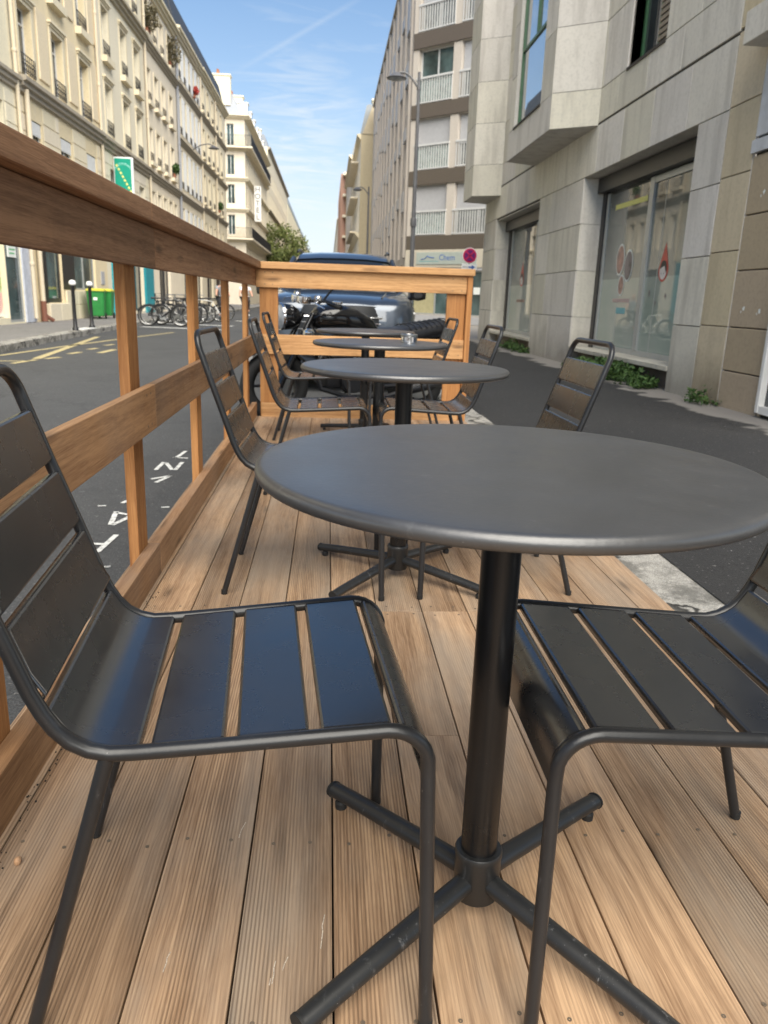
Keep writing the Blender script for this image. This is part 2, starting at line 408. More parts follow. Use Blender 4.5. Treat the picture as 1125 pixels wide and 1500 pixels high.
M['dryleaf'] = leafmat('dry_plant_leaf', (.07, .06, .025), (.16, .13, .07))
M['bark'] = stone('bark', (.09, .07, .05), .1, .4, (.05, .04, .03), .95)
M['binlid'] = simple('yellow_bin_lid', (.62, .58, .06), .45, var=.06)
M['bin'] = simple('green_bin_plastic', (.026, .23, .05), .42, var=.12)
M['teal'] = simple('teal_shopfront_paint', (.02, .27, .32), .5)
M['palepanel'] = simple('pale_blue_grey_panel', (.50, .53, .60), .55)
M['poster'] = None
t = NT('green_shop_poster'); z = t.sep(t.obj())[2]
M['poster'] = t.set(Base_Color=t.mix(t.ramp(t.noise(2.6, None, 2), [(.52, 0.), (.58, 1.)]), t.ramp(z, [(.2, (.75, .78, .75)), (.75, (.72, .74, .66)), (.95, (.32, .45, .06))]), (.75, .45, .42)), Roughness=.3)
M['white_ball'] = simple('white_ball_paint', (.82, .82, .80), .4, var=.05)
M['sign_green'] = simple('green_sign_panel', (.0, .30, .20), .4, var=.05)
M['sign_mint'] = simple('mint_lettering', (.45, .80, .74), .5, var=.04)
M['sign_yellow'] = simple('yellow_lettering', (.75, .72, .22), .5, var=.04)
M['sign_red'] = simple('red_sign_ring', (.55, .02, .10), .4, var=.04)
M['sign_blue'] = simple('blue_sign_disc', (.16, .015, .14), .4, var=.04)
M['blue_text'] = simple('blue_lettering', (.05, .12, .36), .5, var=.04)
M['shopsign'] = simple('grey_green_fascia_panel', (.36, .40, .36), .5, var=.06)
M['skin'] = simple('skin', (.50, .27, .19), .5)
M['hair'] = simple('dark_hair', (.03, .02, .015), .6)
M['shirt_g'] = simple('grey_cotton', (.25, .26, .28), .85)
M['shirt_w'] = simple('white_cotton', (.72, .71, .70), .85)
M['trouser'] = simple('dark_trousers', (.022, .022, .026), .85)
M['seatleather'] = paint('black_seat_vinyl', (.018, .018, .02), .38, bump=.25, scale=2.)
M['gloss_black'] = paint('gloss_black_paint', (.008, .008, .009), .10, bump=.0, spec=.6)
t = NT('car_blue_grey_metallic')
fl = t.noise(900., None, 1)
M['car'] = t.set(Base_Color=t.mix(fl, (.05, .062, .082), (.08, .095, .12)), Metallic=.6, Roughness=.28, **{'Coat_Weight': 1.0, 'Coat_Roughness': .03})
M['carblack'] = simple('car_black_trim', (.010, .010, .011), .35)
M['carglass'] = glass('car_glass', (.012, .014, .016), .02, .1)
M['lamp_glass'] = glass('headlamp_lens', (.35, .36, .37), .05, .2, 20.)
M['tyre'] = simple('tyre', (.016, .016, .016), .85)
M['grey_lamp'] = simple('grey_lamp_post_paint', (.10, .10, .105), .5)
M['pot'] = simple('small_plant_pot', (.30, .12, .07), .8)
M['pipe'] = stone('cream_drainpipe', (.66, .57, .41), .04, .3, (.42, .34, .22), .6)
M['greypipe'] = stone('grey_drainpipe', (.30, .31, .33), .04, .3, (.2, .2, .2), .6)
M['castiron'] = stone('rusty_pipe_foot', (.20, .08, .05), .1, .4, (.10, .05, .04), .8)
M['scuff'] = simple('pale_scuff', (.50, .43, .35), .9, var=.5, scale=400.)
M['paper'] = simple('white_paper', (.80, .82, .78), .7, var=.03)
M['green_ink'] = simple('green_ink', (.15, .45, .20), .7)
# ------------------------------------------------------------------ ground, road, pavements
ROADZ = -.15
def sheet(name, pts, z, m, kind='structure'):
    b = MB(); b.poly([(x, y, z) for x, y in pts]); o = b.build(name, m, recalc=False); return tag(o, kind=kind)
sheet('ground', [(-900, -900), (900, -900), (900, 1500), (-900, 1500)], -.19, M['ground'])
sheet('road', [(-7, -12), (1.25, -12), (1.25, 600), (-7, 600)], ROADZ, M['road'])
sheet('side_road', [(-60, 69.5), (-6.9, 69.5), (-6.9, 82.5), (-60, 82.5)], -.154, M['road'])
KL = [(-5.3, -12), (-5.42, 8), (-5.58, 13.7), (-5.85, 17.4), (-6.1, 23), (-6.25, 27), (-6.25, 69), (-6.4, 84), (-6.4, 400)]
b = MB()
for (x0, y0), (x1, y1) in zip(KL, KL[1:]):
    b.poly([(-30, y0, -.02), (x0-.28, y0, -.02), (x1-.28, y1, -.02), (-30, y1, -.02)])
tag(b.build('left_pavement', M['pave_l'], recalc=False), kind='structure')
b = MB()
for (x0, y0), (x1, y1) in zip(KL, KL[1:]):
    n = max(1, int((y1-y0)/1.2)) if y1 < 90 else 1
    for i in range(n):
        t0, t1 = i/n, (i+1)/n; g = .006
        xa, xb_ = x0+(x1-x0)*t0, x0+(x1-x0)*t1; ya, yb = y0+(y1-y0)*t0+g, y0+(y1-y0)*t1-g
        b.rnd = random.random()
        A = [(xa-.28, ya), (xa, ya), (xb_, yb), (xb_-.28, yb)]
        b.loft([[(x, y, -.2) for x, y in A], [(x, y, -.03) for x, y in A], [(x+(.0 if k in (0, 3) else -.02), y, -.014) for k, (x, y) in enumerate(A)]], smooth=False)
tag(b.build('left_kerb', M['kerb']), kind='structure')
b = MB(); b.poly([(1.36, -12, -.012), (14, -12, -.012), (14, 500, -.012), (1.36, 500, -.012)])
tag(b.build('right_pavement', M['pave_r'], recalc=False), kind='structure')
b = MB(); y = -6.0; i = 0
rk = random.Random(3)
while y < 60:
    L = 1.0+.35*rk.random(); b.rnd = rk.random()
    if 2.3 < y < 3.6: L = .62
    b.box(1.15, 1.365+.02*rk.random(), y+.006, y+L-.006, -.2, -.006-.012*rk.random(), .012, 2)
    y += L
tag(b.build('right_kerb', M['kerb']), kind='structure')
# painted marks on the road
b = MB()
for s_ in [[(-.986, 3.242), (-.97, 3.498)], [(-1.038, 3.359), (-.99, 3.355)], [(-1.04, 3.662), (-1.074, 3.897)], [(-1.069, 3.879), (-1.009, 3.845), (-.963, 3.894)], [(-1.031, 3.654), (-.995, 3.766), (-.963, 3.894)], [(-1.087, 4.066), (-1.037, 4.226)], [(-1.038, 4.228), (-.994, 4.067)], [(-1.06, 4.635), (-.961, 4.735)], [(-1.013, 4.549), (-.961, 4.735)], [(-1.086, 4.892), (-1.083, 5.133), (-1.061, 5.104), (-.984, 4.9), (-.966, 4.902), (-.964, 5.144)], [(-1.043, 5.276), (-1.024, 5.352), (-1.009, 5.53)], [(-1.054, 5.298), (-.951, 5.275)]]:
    b.ribbon(s_, .026, ROADZ+.004)
for cx, cy in [(-.846, 3.99), (-1.176, 4.0), (-1.3, 3.1), (-.9, 3.05)]: b.ribbon([(cx-.02, cy), (cx+.02, cy+.01)], .02, ROADZ+.004)
# bay stripes in front of the bicycles and the zebra crossing further on
for yy in (26.0, 29.3): b.ribbon([(-6.0, yy), (-3.4, yy-.6)], .38, ROADZ+.004)
b.ribbon([(-4.0, 34.6), (-2.2, 34.4)], .4, ROADZ+.004); b.ribbon([(-2.9, 31.0), (-1.7, 31.0)], .35, ROADZ+.004)
for k in range(8): b.ribbon([(-5.6+.9*k, 70.5), (-5.6+.9*k, 74.5)], .45, ROADZ+.004)
tag(b.build('white_road_marking', M['paint_w'], recalc=False), kind='structure')
b = MB()
for s_, w in zip([[(-5.393, 13.326), (-5.189, 15.887), (-4.829, 19.336), (-4.39, 22.838)], [(-4.658, 12.878), (-5.572, 19.528)], [(-4.679, 11.961), (-4.597, 12.708)], [(-5.319, 12.159), (-4.602, 12.492)], [(-4.529, 12.926), (-4.435, 13.309)], [(-4.522, 14.061), (-4.46, 14.535)], [(-4.539, 15.246), (-4.486, 15.673)], [(-4.112, 14.471), (-4.096, 15.447)], [(-4.573, 16.503), (-4.506, 16.913)], [(-4.578, 17.736), (-4.508, 18.155)], [(-4.141, 15.918), (-4.118, 16.187)]],
                  [.10, .13, .1, .09, .12, .12, .12, .13, .12, .12, .12]):
    b.ribbon(s_, w, ROADZ+.004)
tag(b.build('yellow_road_marking', M['paint_y'], recalc=False), kind='structure')

# ------------------------------------------------------------------ the timber terrace
SCUFFS = [[(-.226, .913), (-.224, .93), (-.225, .938), (-.222, .949)], [(-.068, .887), (-.066, .905), (-.067, .915), (-.065, .927)], [(-.054, .910), (-.052, .92), (-.047, .934)], [(-.149, 1.199), (-.147, 1.22), (-.141, 1.242)], [(.001, .947), (.004, .98), (.003, .99), (.007, 1.014)], [(-.0715, .885), (-.070, .897)]]
XL, XR = -.573, 1.146
deck = thing('wooden_deck', 'tan timber deck of ridged planks under the tables and chairs', 'deck', (.3, 2.5, ROADZ))
rd = random.Random(11)
b = MB(); seams = [-.1247+.1446*k for k in range(-5, 9)]
joints = [-1.4, 2.255, 6.33]
for x0, x1 in zip(seams, seams[1:]+[XR]):
    if x1 < XL-.02: continue
    js = list(joints)
    if abs(x0-.02) < .09 or abs(x0-.164) < .02: js = [-1.4, 1.535, 2.255, 6.33]
    for y0, y1 in zip(js, js[1:]):
        b.rnd = rd.random()
        b.box(x0+.0015, x1-.0015, y0+.0012, y1-.0012, -.028-.001*rd.random(), -.0005-.0012*rd.random(), .0022, 2)
b.build('deck_board', M['deck'], deck)
b = MB()
b.box(XL-.03, XR-.02, -1.38, 6.30, -.135, -.045)  # substructure block, coloured near-black so the board gaps look shaded
b.build('joist', M['under'], deck)
first = None
for x0, x1 in zip(seams, seams[1:]+[XR]):
    if x1 < XL+.06: continue
    for yy in (.818, 1.19, 2.225, 2.285):
        for dx in (.034, .110):
            if x0+dx > XR-.01: continue
            px_, py_ = x0+dx+rd.uniform(-.006, .006), yy+rd.uniform(-.012, .012)
            if first is None:
                b = MB(); b.lathe([(.0034, -.001), (.0034, .0002), (.0012, .0002), (.001, -.0008)], (px_, py_, 0), 10); first = b.build('screw', M['screw'], deck); o0 = (px_, py_)
            else:
                c = first.copy(); COL.objects.link(c); c.location = (px_-o0[0], py_-o0[1], 0)
b = MB()
for y0, y1 in ((-1.4, 2.60), (2.602, 6.35)):
    b.rnd = rd.random(); b.box(XL-.040, XL, y0, y1, -.03, .108, .003, 2)
b.build('kick_board', M['rail_y'], deck)
b = MB(); b.rnd = .3
b.box(-.535, 1.075, 6.302, 6.335, -.03, .11, .003, 2)
b.build('kick_board', M['rail_x'], deck)
b = MB(); b.rnd = .6
b.box(XR-.001, XR+.003, -1.4, 6.33, -.14, -.03)
b.build('edge_trim', M['rail_y'], deck)

for s_ in SCUFFS:
    b = MB(); b.ribbon(s_, .0015, .0006); b.build('scuff', M['scuff'], deck)
rail = thing('wooden_railing', 'larch guard railing along the road side and the far end of the deck', 'railing', (-.6, 2.5, ROADZ))
def board(name, m, box, rnd, bev=.003, root=rail):
    b = MB(); b.rnd = rnd; b.box(*box, bev, 2); return b.build(name, m, root)
for y0, y1, r in ((-1.4, 2.72, .2), (2.722, 6.40, .8)):
    board('top_beam', M['beam_y_shaded'], (XL-.028, XL, y0, y1, 1.022, 1.150), r)
for y0, y1, r in ((-1.4, 2.50, .55), (2.502, 6.52, .35)):
    board('cap_board', M['beam_y_shaded'], (-.705, XL+.042, y0, y1, 1.1515, 1.205), r, .005)
for y0, y1, r in ((-1.4, 2.63, .75), (2.632, 6.40, .15)):
    board('middle_rail', M['rail_y'], (XL-.028, XL, y0, y1, .505, .652), r)
for i, y0 in enumerate((-1.15, .06, 1.27, 2.47, 3.69, 4.86, 6.03)):
    board('post', M['post_z'], (XL-.028-.045-.001, XL-.029-.012, y0, y0+.125, ROADZ+.02, 1.150), rd.random())
# far end: beam, cap, middle rail, two wide uprights and the corner post
EY = 6.36
board('end_beam', M['rail_x'], (XL+.002, 1.098, EY-.028, EY, 1.012, 1.150), .62)
board('end_cap_board', M['rail_x'], (XL+.044, 1.152, EY-.074, EY+.10, 1.1515, 1.203), .5, .005)
board('end_middle_rail', M['rail_x'], (XL+.002, 1.098, EY-.028, EY, .500, .652), .7)
board('end_upright', M['post_z'], (-.545, -.400, EY+.002, EY+.04, ROADZ+.02, 1.150), .45)
board('end_upright', M['post_z'], (.948, 1.096, EY+.002, EY+.04, ROADZ+.02, 1.150), .55)
board('end_corner_post', M['post_z'], (1.1005, 1.142, EY-.05, EY+.075, ROADZ+.02, 1.150), .62)

# screw heads where the boards meet the posts
def rail_screw(pos, axis):
    b = MB(); b.lathe([(.0042, -.001), (.0042, .0006), (.002, .0006), (.0015, -.0006)], pos, 10, axis=axis); b.build('screw', M['screw'], rail)
for y0 in (1.27, 2.47, 3.69, 4.86):
    for z in (1.045, 1.125, .53, .63):
        for dy in (.035, .09): rail_screw((XL, y0+dy, z), 'x')
for x in (-.50, -.44, .985, 1.06):
    for z in (1.035, 1.125, .53, .625): rail_screw((x, EY-.0285, z), 'y')

# ------------------------------------------------------------------ chairs
def make_chair(label):
    t = thing('metal_chair', label, 'chair', (0, 0, 0), 0, 'charcoal slatted metal chairs on the deck')
    r = .0096
    def yh(x): return .2125 if x > -.03 else .2125+(.200-.2125)*min(1, (-x-.03)/.36)
    def side():
        pts = [(.0, .372)] + arc((-.052, .386), .052, 0, 92, 7)[1:]
        pts += [(-.16, .431), (-.27, .424), (-.355, .4195)]
        pts += [(-.385, .419), (-.408, .425), (-.428, .437), (-.444, .455), (-.456, .476), (-.468, .503), (-.487, .560), (-.532, .690), (-.565, .790)]
        return pts
    # side tubes and hand loop as one frame
    b = MB()
    L = [(x, yh(x), z) for x, z in side()]
    x1, z1 = L[-1][0], L[-1][2]
    Yt = L[-1][1]
    top = []
    for k in range(1, 7):
        a = PI/2*k/6
        top.append((x1-.012*math.sin(a), Yt-.055+.055*math.cos(a), z1+.043*math.sin(a)))
    path = L + top + [(p[0], -p[1], p[2]) for p in top[::-1]] + [(p[0], -p[1], p[2]) for p in L[::-1]]
    b.tube(path, r, 14)
    b.build('frame', M['chair'], t)
    for s in (1, -1):
        for kind in (0, 1):
            b = MB()
            if kind == 0: a, e = (.0, s*.2125, .373), (.008, s*.242, .004)
            else: a, e = (-.388, s*.1995, .416), (-.507, s*.203, .004)
            n = 6
            b.tube([Vector(a).lerp(Vector(e), k/n) for k in range(n+1)], r if kind == 0 else r*.98, 14)
            o = b.build('leg', M['chair'], t)
            b = MB(); b.lathe([(r*.98, 0), (r*1.03, .002), (r*1.03, .014), (r*.9, .0145)], (e[0], e[1], 0), 14)
            b.build('foot_tip', M['rubber'], o)
    def sheet_strip(sec, name, half, drop=.010):
        """sec: list of (x,z) along the profile; folded sheet spanning the two side tubes"""
        b = MB()
        n = len(sec); P = [Vector((p[0], 0, p[1])) for p in sec]
        nor = []
        for i in range(n):
            d = (P[min(i+1, n-1)]-P[max(i-1, 0)]).normalized(); nor.append(Vector((d.z, 0, -d.x)))
        th = .0022
        full = []
        # folded lips at both ends, rounded
        d0 = (P[1]-P[0]).normalized(); d1 = (P[-1]-P[-2]).normalized()
        lip0 = [P[0]+nor[0]*drop, P[0]+nor[0]*.004-d0*.0, P[0]+nor[0]*.0012+d0*.0012]
        lip1 = [P[-1]+nor[-1]*.0012-d1*.0012, P[-1]+nor[-1]*.004, P[-1]+nor[-1]*drop]
        line = lip0 + [P[0]+d0*.0035, P[0]+d0*.0065] + P[1:-1] + [P[-1]-d1*.0065, P[-1]-d1*.0035] + lip1
        ys = [-1, -.96, 0, .96, 1]
        rows = []
        for p in line: rows.append([b.vert((p.x, k*half(p.x), p.z)) for k in ys])
        for i in range(len(rows)-1):
            for k in range(len(ys)-1): b.face([rows[i][k], rows[i][k+1], rows[i+1][k+1], rows[i+1][k]], True)
        o = b.build(name, M['slat'], t, auto=24)
        md = o.modifiers.new('thickness', 'SOLIDIFY'); md.thickness = th; md.offset = 0
        return o
    hw = lambda x: yh(x)-.0045
    # back slats
    def bx_(z):
        pts = [(.419, -.385), (.503, -.468), (.560, -.487), (.690, -.532), (.790, -.565), (.83, -.577)]
        for (za, xa), (zb, xb2) in zip(pts, pts[1:]):
            if za <= z <= zb: return xa+(xb2-xa)*(z-za)/(zb-za)
        return -.57
    off = .0066
    for za, zb in ((.690, .768), (.592, .673), (.492, .577)):
        sec = [(bx_(z)+off*.95, z+off*.3) for z in (za, (za*2+zb)/3, (za+2*zb)/3, zb)]
        sheet_strip(sec[::-1], 'backrest_slat', hw)
    # curved panel where the back turns into the seat
    sec = [(-.4515, .4765), (-.4455, .4665), (-.4395, .4572), (-.433, .4480), (-.4255, .4405), (-.416, .4342), (-.4065, .4294), (-.396, .4258), (-.385, .4238), (-.352, .4240)]
    sheet_strip(sec, 'rear_seat_panel', hw)
    def rz(x): return .4195+(.438-.4195)*((x+.36)/.31)
    for xa, xb2 in ((-.338, -.252), (-.236, -.150), (-.134, -.048)):
        sheet_strip([(x, rz(x)+.0044) for x in (xa, xa+.03, xb2-.03, xb2)], 'seat_slat', hw)
    fr = [(-.031, .4495), (-.052+.020, .4495)]
    fr = [(-.034, .4408)] + [(p[0], p[1]) for p in arc((-.052, .386), .0566, 66, -4, 9)] + [(.0053, .362)]
    sheet_strip(fr, 'front_seat_panel', hw)
    return t
chair0 = make_chair('charcoal metal chair facing right in the foreground, its seat reflecting blue sky')
chair0.location = (.116, 1.052, 0); chair0.rotation_euler = (0, 0, R_(4.6))
for loc, rz_, lab in (
    ((.293, 1.035, 0), PI+R_(-.5), 'dark metal chair facing left at the right edge, tucked under the nearest table'),
    ((.183, 2.585, 0), R_(-1.5), 'metal chair facing right with its back against the railing, at the second table'),
    ((.319, 2.600, 0), PI+R_(.5), 'metal chair seen by its slatted back above the nearest table, on the pavement side'),
    ((.205, 3.930, 0), R_(0.5), 'metal chair facing right with its whole seat visible left of the second table pole'),
    ((.150, 5.420, 0), R_(-1), 'farthest metal chair on the railing side, in front of the round headlamp'),
    ((.262, 3.950, 0), PI, 'metal chair facing left whose back rises to the right of the ashtray table'),
    ((.285, 5.430, 0), PI+R_(1), 'farthest metal chair facing left, in front of the orange end upright')):
    dup(chair0, loc, rz_, lab)

# ------------------------------------------------------------------ tables
def make_table(label):
    t = thing('round_table', label, 'table', (0, 0, 0), 0, 'round charcoal metal tables in a row')
    R0 = .3455; b = MB()
    prof = [(.02, .712), (R0-.03, .714), (R0-.016, .7145), (R0-.0062, .7175)]
    prof += [(R0-.0105+.0105*math.cos(R_(a)), .7272+.0105*math.sin(R_(a))) for a in range(-60, 91, 15)]
    prof += [(R0-.024, .7388), (R0-.05, .7395), (.15, .7402), (.0005, .7404)]
    b.lathe(prof, n=96); b.build('tabletop', M['table'], t, auto=60)
    b = MB(); b.lathe([(.0285, .095), (.0285, .66), (.0285, .704)], n=32); b.build('pole', M['pole'], t)
    b = MB(); b.box(-.11, .11, -.11, .11, .703, .7115, .004, 2); b.build('mounting_plate', M['pole'], t)
    b = MB(); b.lathe([(.02, .028), (.034, .028), (.0365, .031), (.0365, .100), (.0375, .103), (.0375, .112), (.036, .1145), (.032, .1145)], n=32); b.build('hub', M['foot'], t)
    for k in range(4):
        a = PI/4+PI/2*k; c, s_ = math.cos(a), math.sin(a)
        b = MB(); b.tube([(c*q, s_*q, z) for q, z in ((.03, .062), (.08, .058), (.2, .046), (.30, .036), (.355, .0290))], [.0175, .0175, .0168, .0162, .016], 16, flat=.88)
        o = b.build('foot_bar', M['foot'], t)
        b = MB(); b.tube([(c*q, s_*q, z) for q, z in ((.3555, .0290), (.360, .0288))], [.0172, .0166], 16, flat=.9)
        b.lathe([(.011, 0), (.0115, .012), (.008, .016)], (c*.335, s_*.335, 0), 14)
        b.build('end_cap', M['rubber'], o)
    return t
tab0 = make_table('largest, nearest round table with a chipped rim, nothing on it')
tab0.location = (.2500, 1.024, 0); tab0.rotation_euler = (0, 0, R_(-5.5))
for loc, a, lab in (((.256, 2.583, 0), 5, 'second round table from the viewer, bare and bright with sky reflection'),
                    ((.2665, 4.04, 0), 8, 'round table carrying the steel ashtray'),
                    ((.262, 5.52, 0), 12, 'farthest round table, behind the one with the ashtray')):
    dup(tab0, loc, R_(a), lab)
ash = thing('ashtray', 'round shiny steel ashtray with a lid on the third table', 'ashtray', (.41, 3.985, .7404))
b = MB(); b.lathe([(.040, .0), (.042, .002), (.042, .030), (.040, .032), (.037, .030)], (.41, 3.985, .7404), 32); b.build('bowl', M['chrome'], ash)
b = MB(); b.lathe([(.036, .028), (.0425, .0315), (.0435, .036), (.0435, .041), (.040, .044), (.030, .0445), (.027, .040), (.012, .037), (.004, .037)], (.41, 3.985, .7404), 32); b.build('lid', M['steel'], ash)
# crumbs and grit in the corner by the kick board
b = MB(); rg = random.Random(5)
for _ in range(150):
    x = XL+.004+abs(rg.gauss(0, .016)); y = rg.uniform(.4, 2.4); s_ = rg.uniform(.0008, .0024)
    b.box(x, x+s_*1.4, y, y+s_*1.8, -.0005, s_, s_*.3, 1)
tag(b.build('grit', M['under']), 'dark grit collected along the foot of the kick board', 'grit', kind='stuff')
b = MB(); b.loft([[(-.516+.006*math.cos(a)*q, 1.145+.0085*math.sin(a)*q, z) for a in [k*PI/4 for k in range(8)]] for q, z in ((.7, 0), (1, .004), (.9, .009), (.4, .012))])
tag(b.build('pebble', simple('tan_pebble', (.42, .25, .14), .85)), 'small tan pebble on the deck beside the kick board', 'pebble')
# ------------------------------------------------------------------ building helpers
def facade(b, x0, x1, z0, z1, ops, depth=.25, rnd=None):
    """front face at w=0 with openings (xa,xb,za,zb); reveals go inward"""
    xs = sorted({x0, x1, *[o[0] for o in ops], *[o[1] for o in ops]}); xs = [x for x in xs if x0 <= x <= x1]
    zs = sorted({z0, z1, *[o[2] for o in ops], *[o[3] for o in ops]}); zs = [z for z in zs if z0 <= z <= z1]
    for xa, xb in zip(xs, xs[1:]):
        for za, zb in zip(zs, zs[1:]):
            cx, cz = (xa+xb)/2, (za+zb)/2
            if any(o[0] < cx < o[1] and o[2] < cz < o[3] for o in ops): continue
            b.poly([(xa, 0, za), (xb, 0, za), (xb, 0, zb), (xa, 0, zb)])
    for xa, xb, za, zb in [o[:4] for o in ops]:
        d = -depth
        b.poly([(xa, 0, za), (xa, d, za), (xa, d, zb), (xa, 0, zb)])
        b.poly([(xb, 0, za), (xb, d, za), (xb, d, zb), (xb, 0, zb)])
        b.poly([(xa, 0, zb), (xb, 0, zb), (xb, d, zb), (xa, d, zb)])
        b.poly([(xa, 0, za), (xb, 0, za), (xb, d, za), (xa, d, za)])
def shell(b, x0, x1, z0, z1, deep):
    b.poly([(x0, 0, z0), (x0, -deep, z0), (x0, -deep, z1), (x0, 0, z1)])
    b.poly([(x1, 0, z0), (x1, -deep, z0), (x1, -deep, z1), (x1, 0, z1)])
    b.poly([(x0, -deep, z0), (x1, -deep, z0), (x1, -deep, z1), (x0, -deep, z1)])
    b.poly([(x0, 0, z1), (x1, 0, z1), (x1, -deep, z1), (x0, -deep, z1)])
def window(root, xf, xa, xb, za, zb, w=-.17, fm='white', gm='glass', fw=.055, mull=1, trans=None, pane=True, name='window'):
    b = MB(xf)
    b.box(xa, xa+fw, w-.05, w, za, zb); b.box(xb-fw, xb, w-.05, w, za, zb)
    b.box(xa+fw, xb-fw, w-.05, w, za, za+fw); b.box(xa+fw, xb-fw, w-.05, w, zb-fw, zb)
    for k in range(mull):
        c = xa+(xb-xa)*(k+1)/(mull+1); b.box(c-fw*.55, c+fw*.55, w-.045, w+.004, za+fw, zb-fw)
    for z in (trans or []): b.box(xa+fw, xb-fw, w-.045, w-.003, z-fw*.4, z+fw*.4)
    f = b.build(name, M[fm], root)
    if pane:
        p = MB(xf); p.box(xa+fw*.5, xb-fw*.5, w-.040, w-.030, za+fw*.5, zb-fw*.5); p.build('pane', M[gm], f)
    return f
def guard(root, xf, xa, xb, z0, h=.55, w=.02, n=9, m='black', ornate=True, name='window_guard', r=.011):
    b = MB(xf)
    for z in (z0+.05, z0+h): b.tube([(xa, w, z), (xb, w, z)], r*1.3, 6)
    if ornate: b.tube([(xa, w, z0+h*.72), (xb, w, z0+h*.72)], r, 6)
    for k in range(n):
        x = xa+(xb-xa)*k/(n-1); b.tube([(x, w, z0+.05), (x, w, z0+h)], r, 5)
        if ornate and k < n-1:
            c = x+(xb-xa)/(n-1)/2; rr = (xb-xa)/(n-1)*.42
            b.tube([(c+rr*math.cos(a), w, z0+h*.38+rr*1.6*math.sin(a)) for a in [q*PI/4 for q in range(8)]], r*.8, 5, closed=True)
    return b.build(name, M[m], root)
def cornice(root, xf, x0, x1, z, h=.35, d=.22, m='trim', name='cornice', steps=3):
    b = MB(xf); b.rnd = random.random()
    prof = [(0, z-h)]
    for k in range(steps):
        q0 = d*(.35+.65*k/(steps-1)); zz = z-h+h*(k)/steps
        prof += [(q0, zz+.03), (q0, z-h+h*(k+1)/steps)]
    prof += [(0, z+.04)]
    A = [b.vert((x0, p[0]-.003 if p[0] == 0 else p[0], p[1])) for p in prof]; B = [b.vert((x1, p[0]-.003 if p[0] == 0 else p[0], p[1])) for p in prof]
    n = len(prof)
    for k in range(n): b.face([A[k], A[(k+1) % n], B[(k+1) % n], B[k]])
    b.face(A[::-1]); b.face(B)
    return b.build(name, M[m], root)
def mansard(root, xf, x0, x1, z, h=1.9, deep=9, m='slate', rise=.9):
    b = MB(xf); b.rnd = random.random()
    P = [(.06, z), (-.42, z+h), (-4.2, z+h+rise), (-deep, z+h)]
    for (wa, za), (wb, zb) in zip(P, P[1:]):
        b.poly([(x0, wa, za), (x1, wa, za), (x1, wb, zb), (x0, wb, zb)])
    for x in (x0, x1): b.poly([(x, w_, z_) for w_, z_ in P] + [(x, -deep, z)])
    return b.build('roof', M[m], root)
def chimney(root, xf, x, z, w=-2.2, sx=.9, sy=.7, h=1.7, m='cream2', pots=3):
    b = MB(xf); b.rnd = random.random()
    b.box(x-sx, x+sx, w-sy, w+sy, z-1.2, z+h); b.box(x-sx-.08, x+sx+.08, w-sy-.08, w+sy+.08, z+h, z+h+.14)
    o = b.build('chimney', M[m], root)
    for k in range(pots):
        q = MB(xf); xx = x-sx+.25+(2*sx-.5)*k/max(1, pots-1)
        q.lathe([(.11, 0), (.13, .05), (.1, .4), (.12, .45)], (xx, w, z+h+.13), 10); q.build('chimney_pot', M['terracotta'], o)
    return o
def dormer(root, xf, x, z, w=.9, h=1.5):
    b = MB(xf)
    b.box(x-w/2, x+w/2, -1.2, -.02, z+.25, z+h); b.box(x-w/2-.08, x+w/2+.08, -1.3, .06, z+h, z+h+.12)
    d = b.build('dormer', M['white'], root)
    p = MB(xf); p.box(x-w/2+.1, x+w/2-.1, -.03, -.008, z+.38, z+h-.12); p.build('pane', M['glass'], d)
def pipe(root, xf, x, z0, z1, r=.055, w=.10, m='pipe', brk=()):
    b = MB(xf); b.tube([(x, w, z0), (x, w, z1)], r, 10)
    for z in (z0+1.5, (z0+z1)/2, z1-1.2): b.lathe([(r*1.15, -.05), (r*1.3, -.03), (r*1.3, .03), (r*1.15, .05)], (x, w, z), 10)
    return b.build('drainpipe', M[m], root)
def rustic(root, xf, x0, x1, z0, z1, ops, m, bh=.46, d=.018, mg=.10):
    """coursed blocks standing proud of the wall between the openings"""
    b = MB(xf); z = z0; rr = random.Random(int(x0*10)); k = 0
    while z < z1-.1:
        zt = min(z+bh, z1); x = x0+.03; 
        cuts = [o for o in ops if o[2]-mg < zt and o[3]+mg > z]
        segs = [(x0, x1)]
        for o in cuts:
            ns = []
            for a, c in segs:
                if o[1]+mg <= a or o[0]-mg >= c: ns.append((a, c)); continue
                if o[0]-mg > a: ns.append((a, o[0]-mg))
                if o[1]+mg < c: ns.append((o[1]+mg, c))
            segs = ns
        for a, c in segs:
            xx = a+(.0 if k % 2 else .0)
            while xx < c-.05:
                e = min(c, xx+1.1+.25*rr.random()); b.rnd = rr.random()
                if c-e < .3: e = c
                b.box(xx+.012, e-.012, -.004, d, z+.014, zt-.014, .01, 1); xx = e
        z = zt; k += 1
    return b.build('coursed_stone', M[m], root)
def sill(b, xa, xb, z, d=.14, h=.12): b.box(xa-.12, xb+.12, -.02, d, z-h, z-.002)
def lintel(b, xa, xb, z, d=.12): b.box(xa-.16, xb+.16, -.02, d*.6, z+.10, z+.17); b.box(xa-.2, xb+.2, -.02, d, z+.171, z+.24)
def surround(b, xa, xb, za, zb, d=.03, w=.13):
    b.box(xa-w, xa-.002, -.02, d, za, zb); b.box(xb+.002, xb+w, -.02, d, za, zb); b.box(xa-w, xb+w, -.02, d, zb+.002, zb+w)

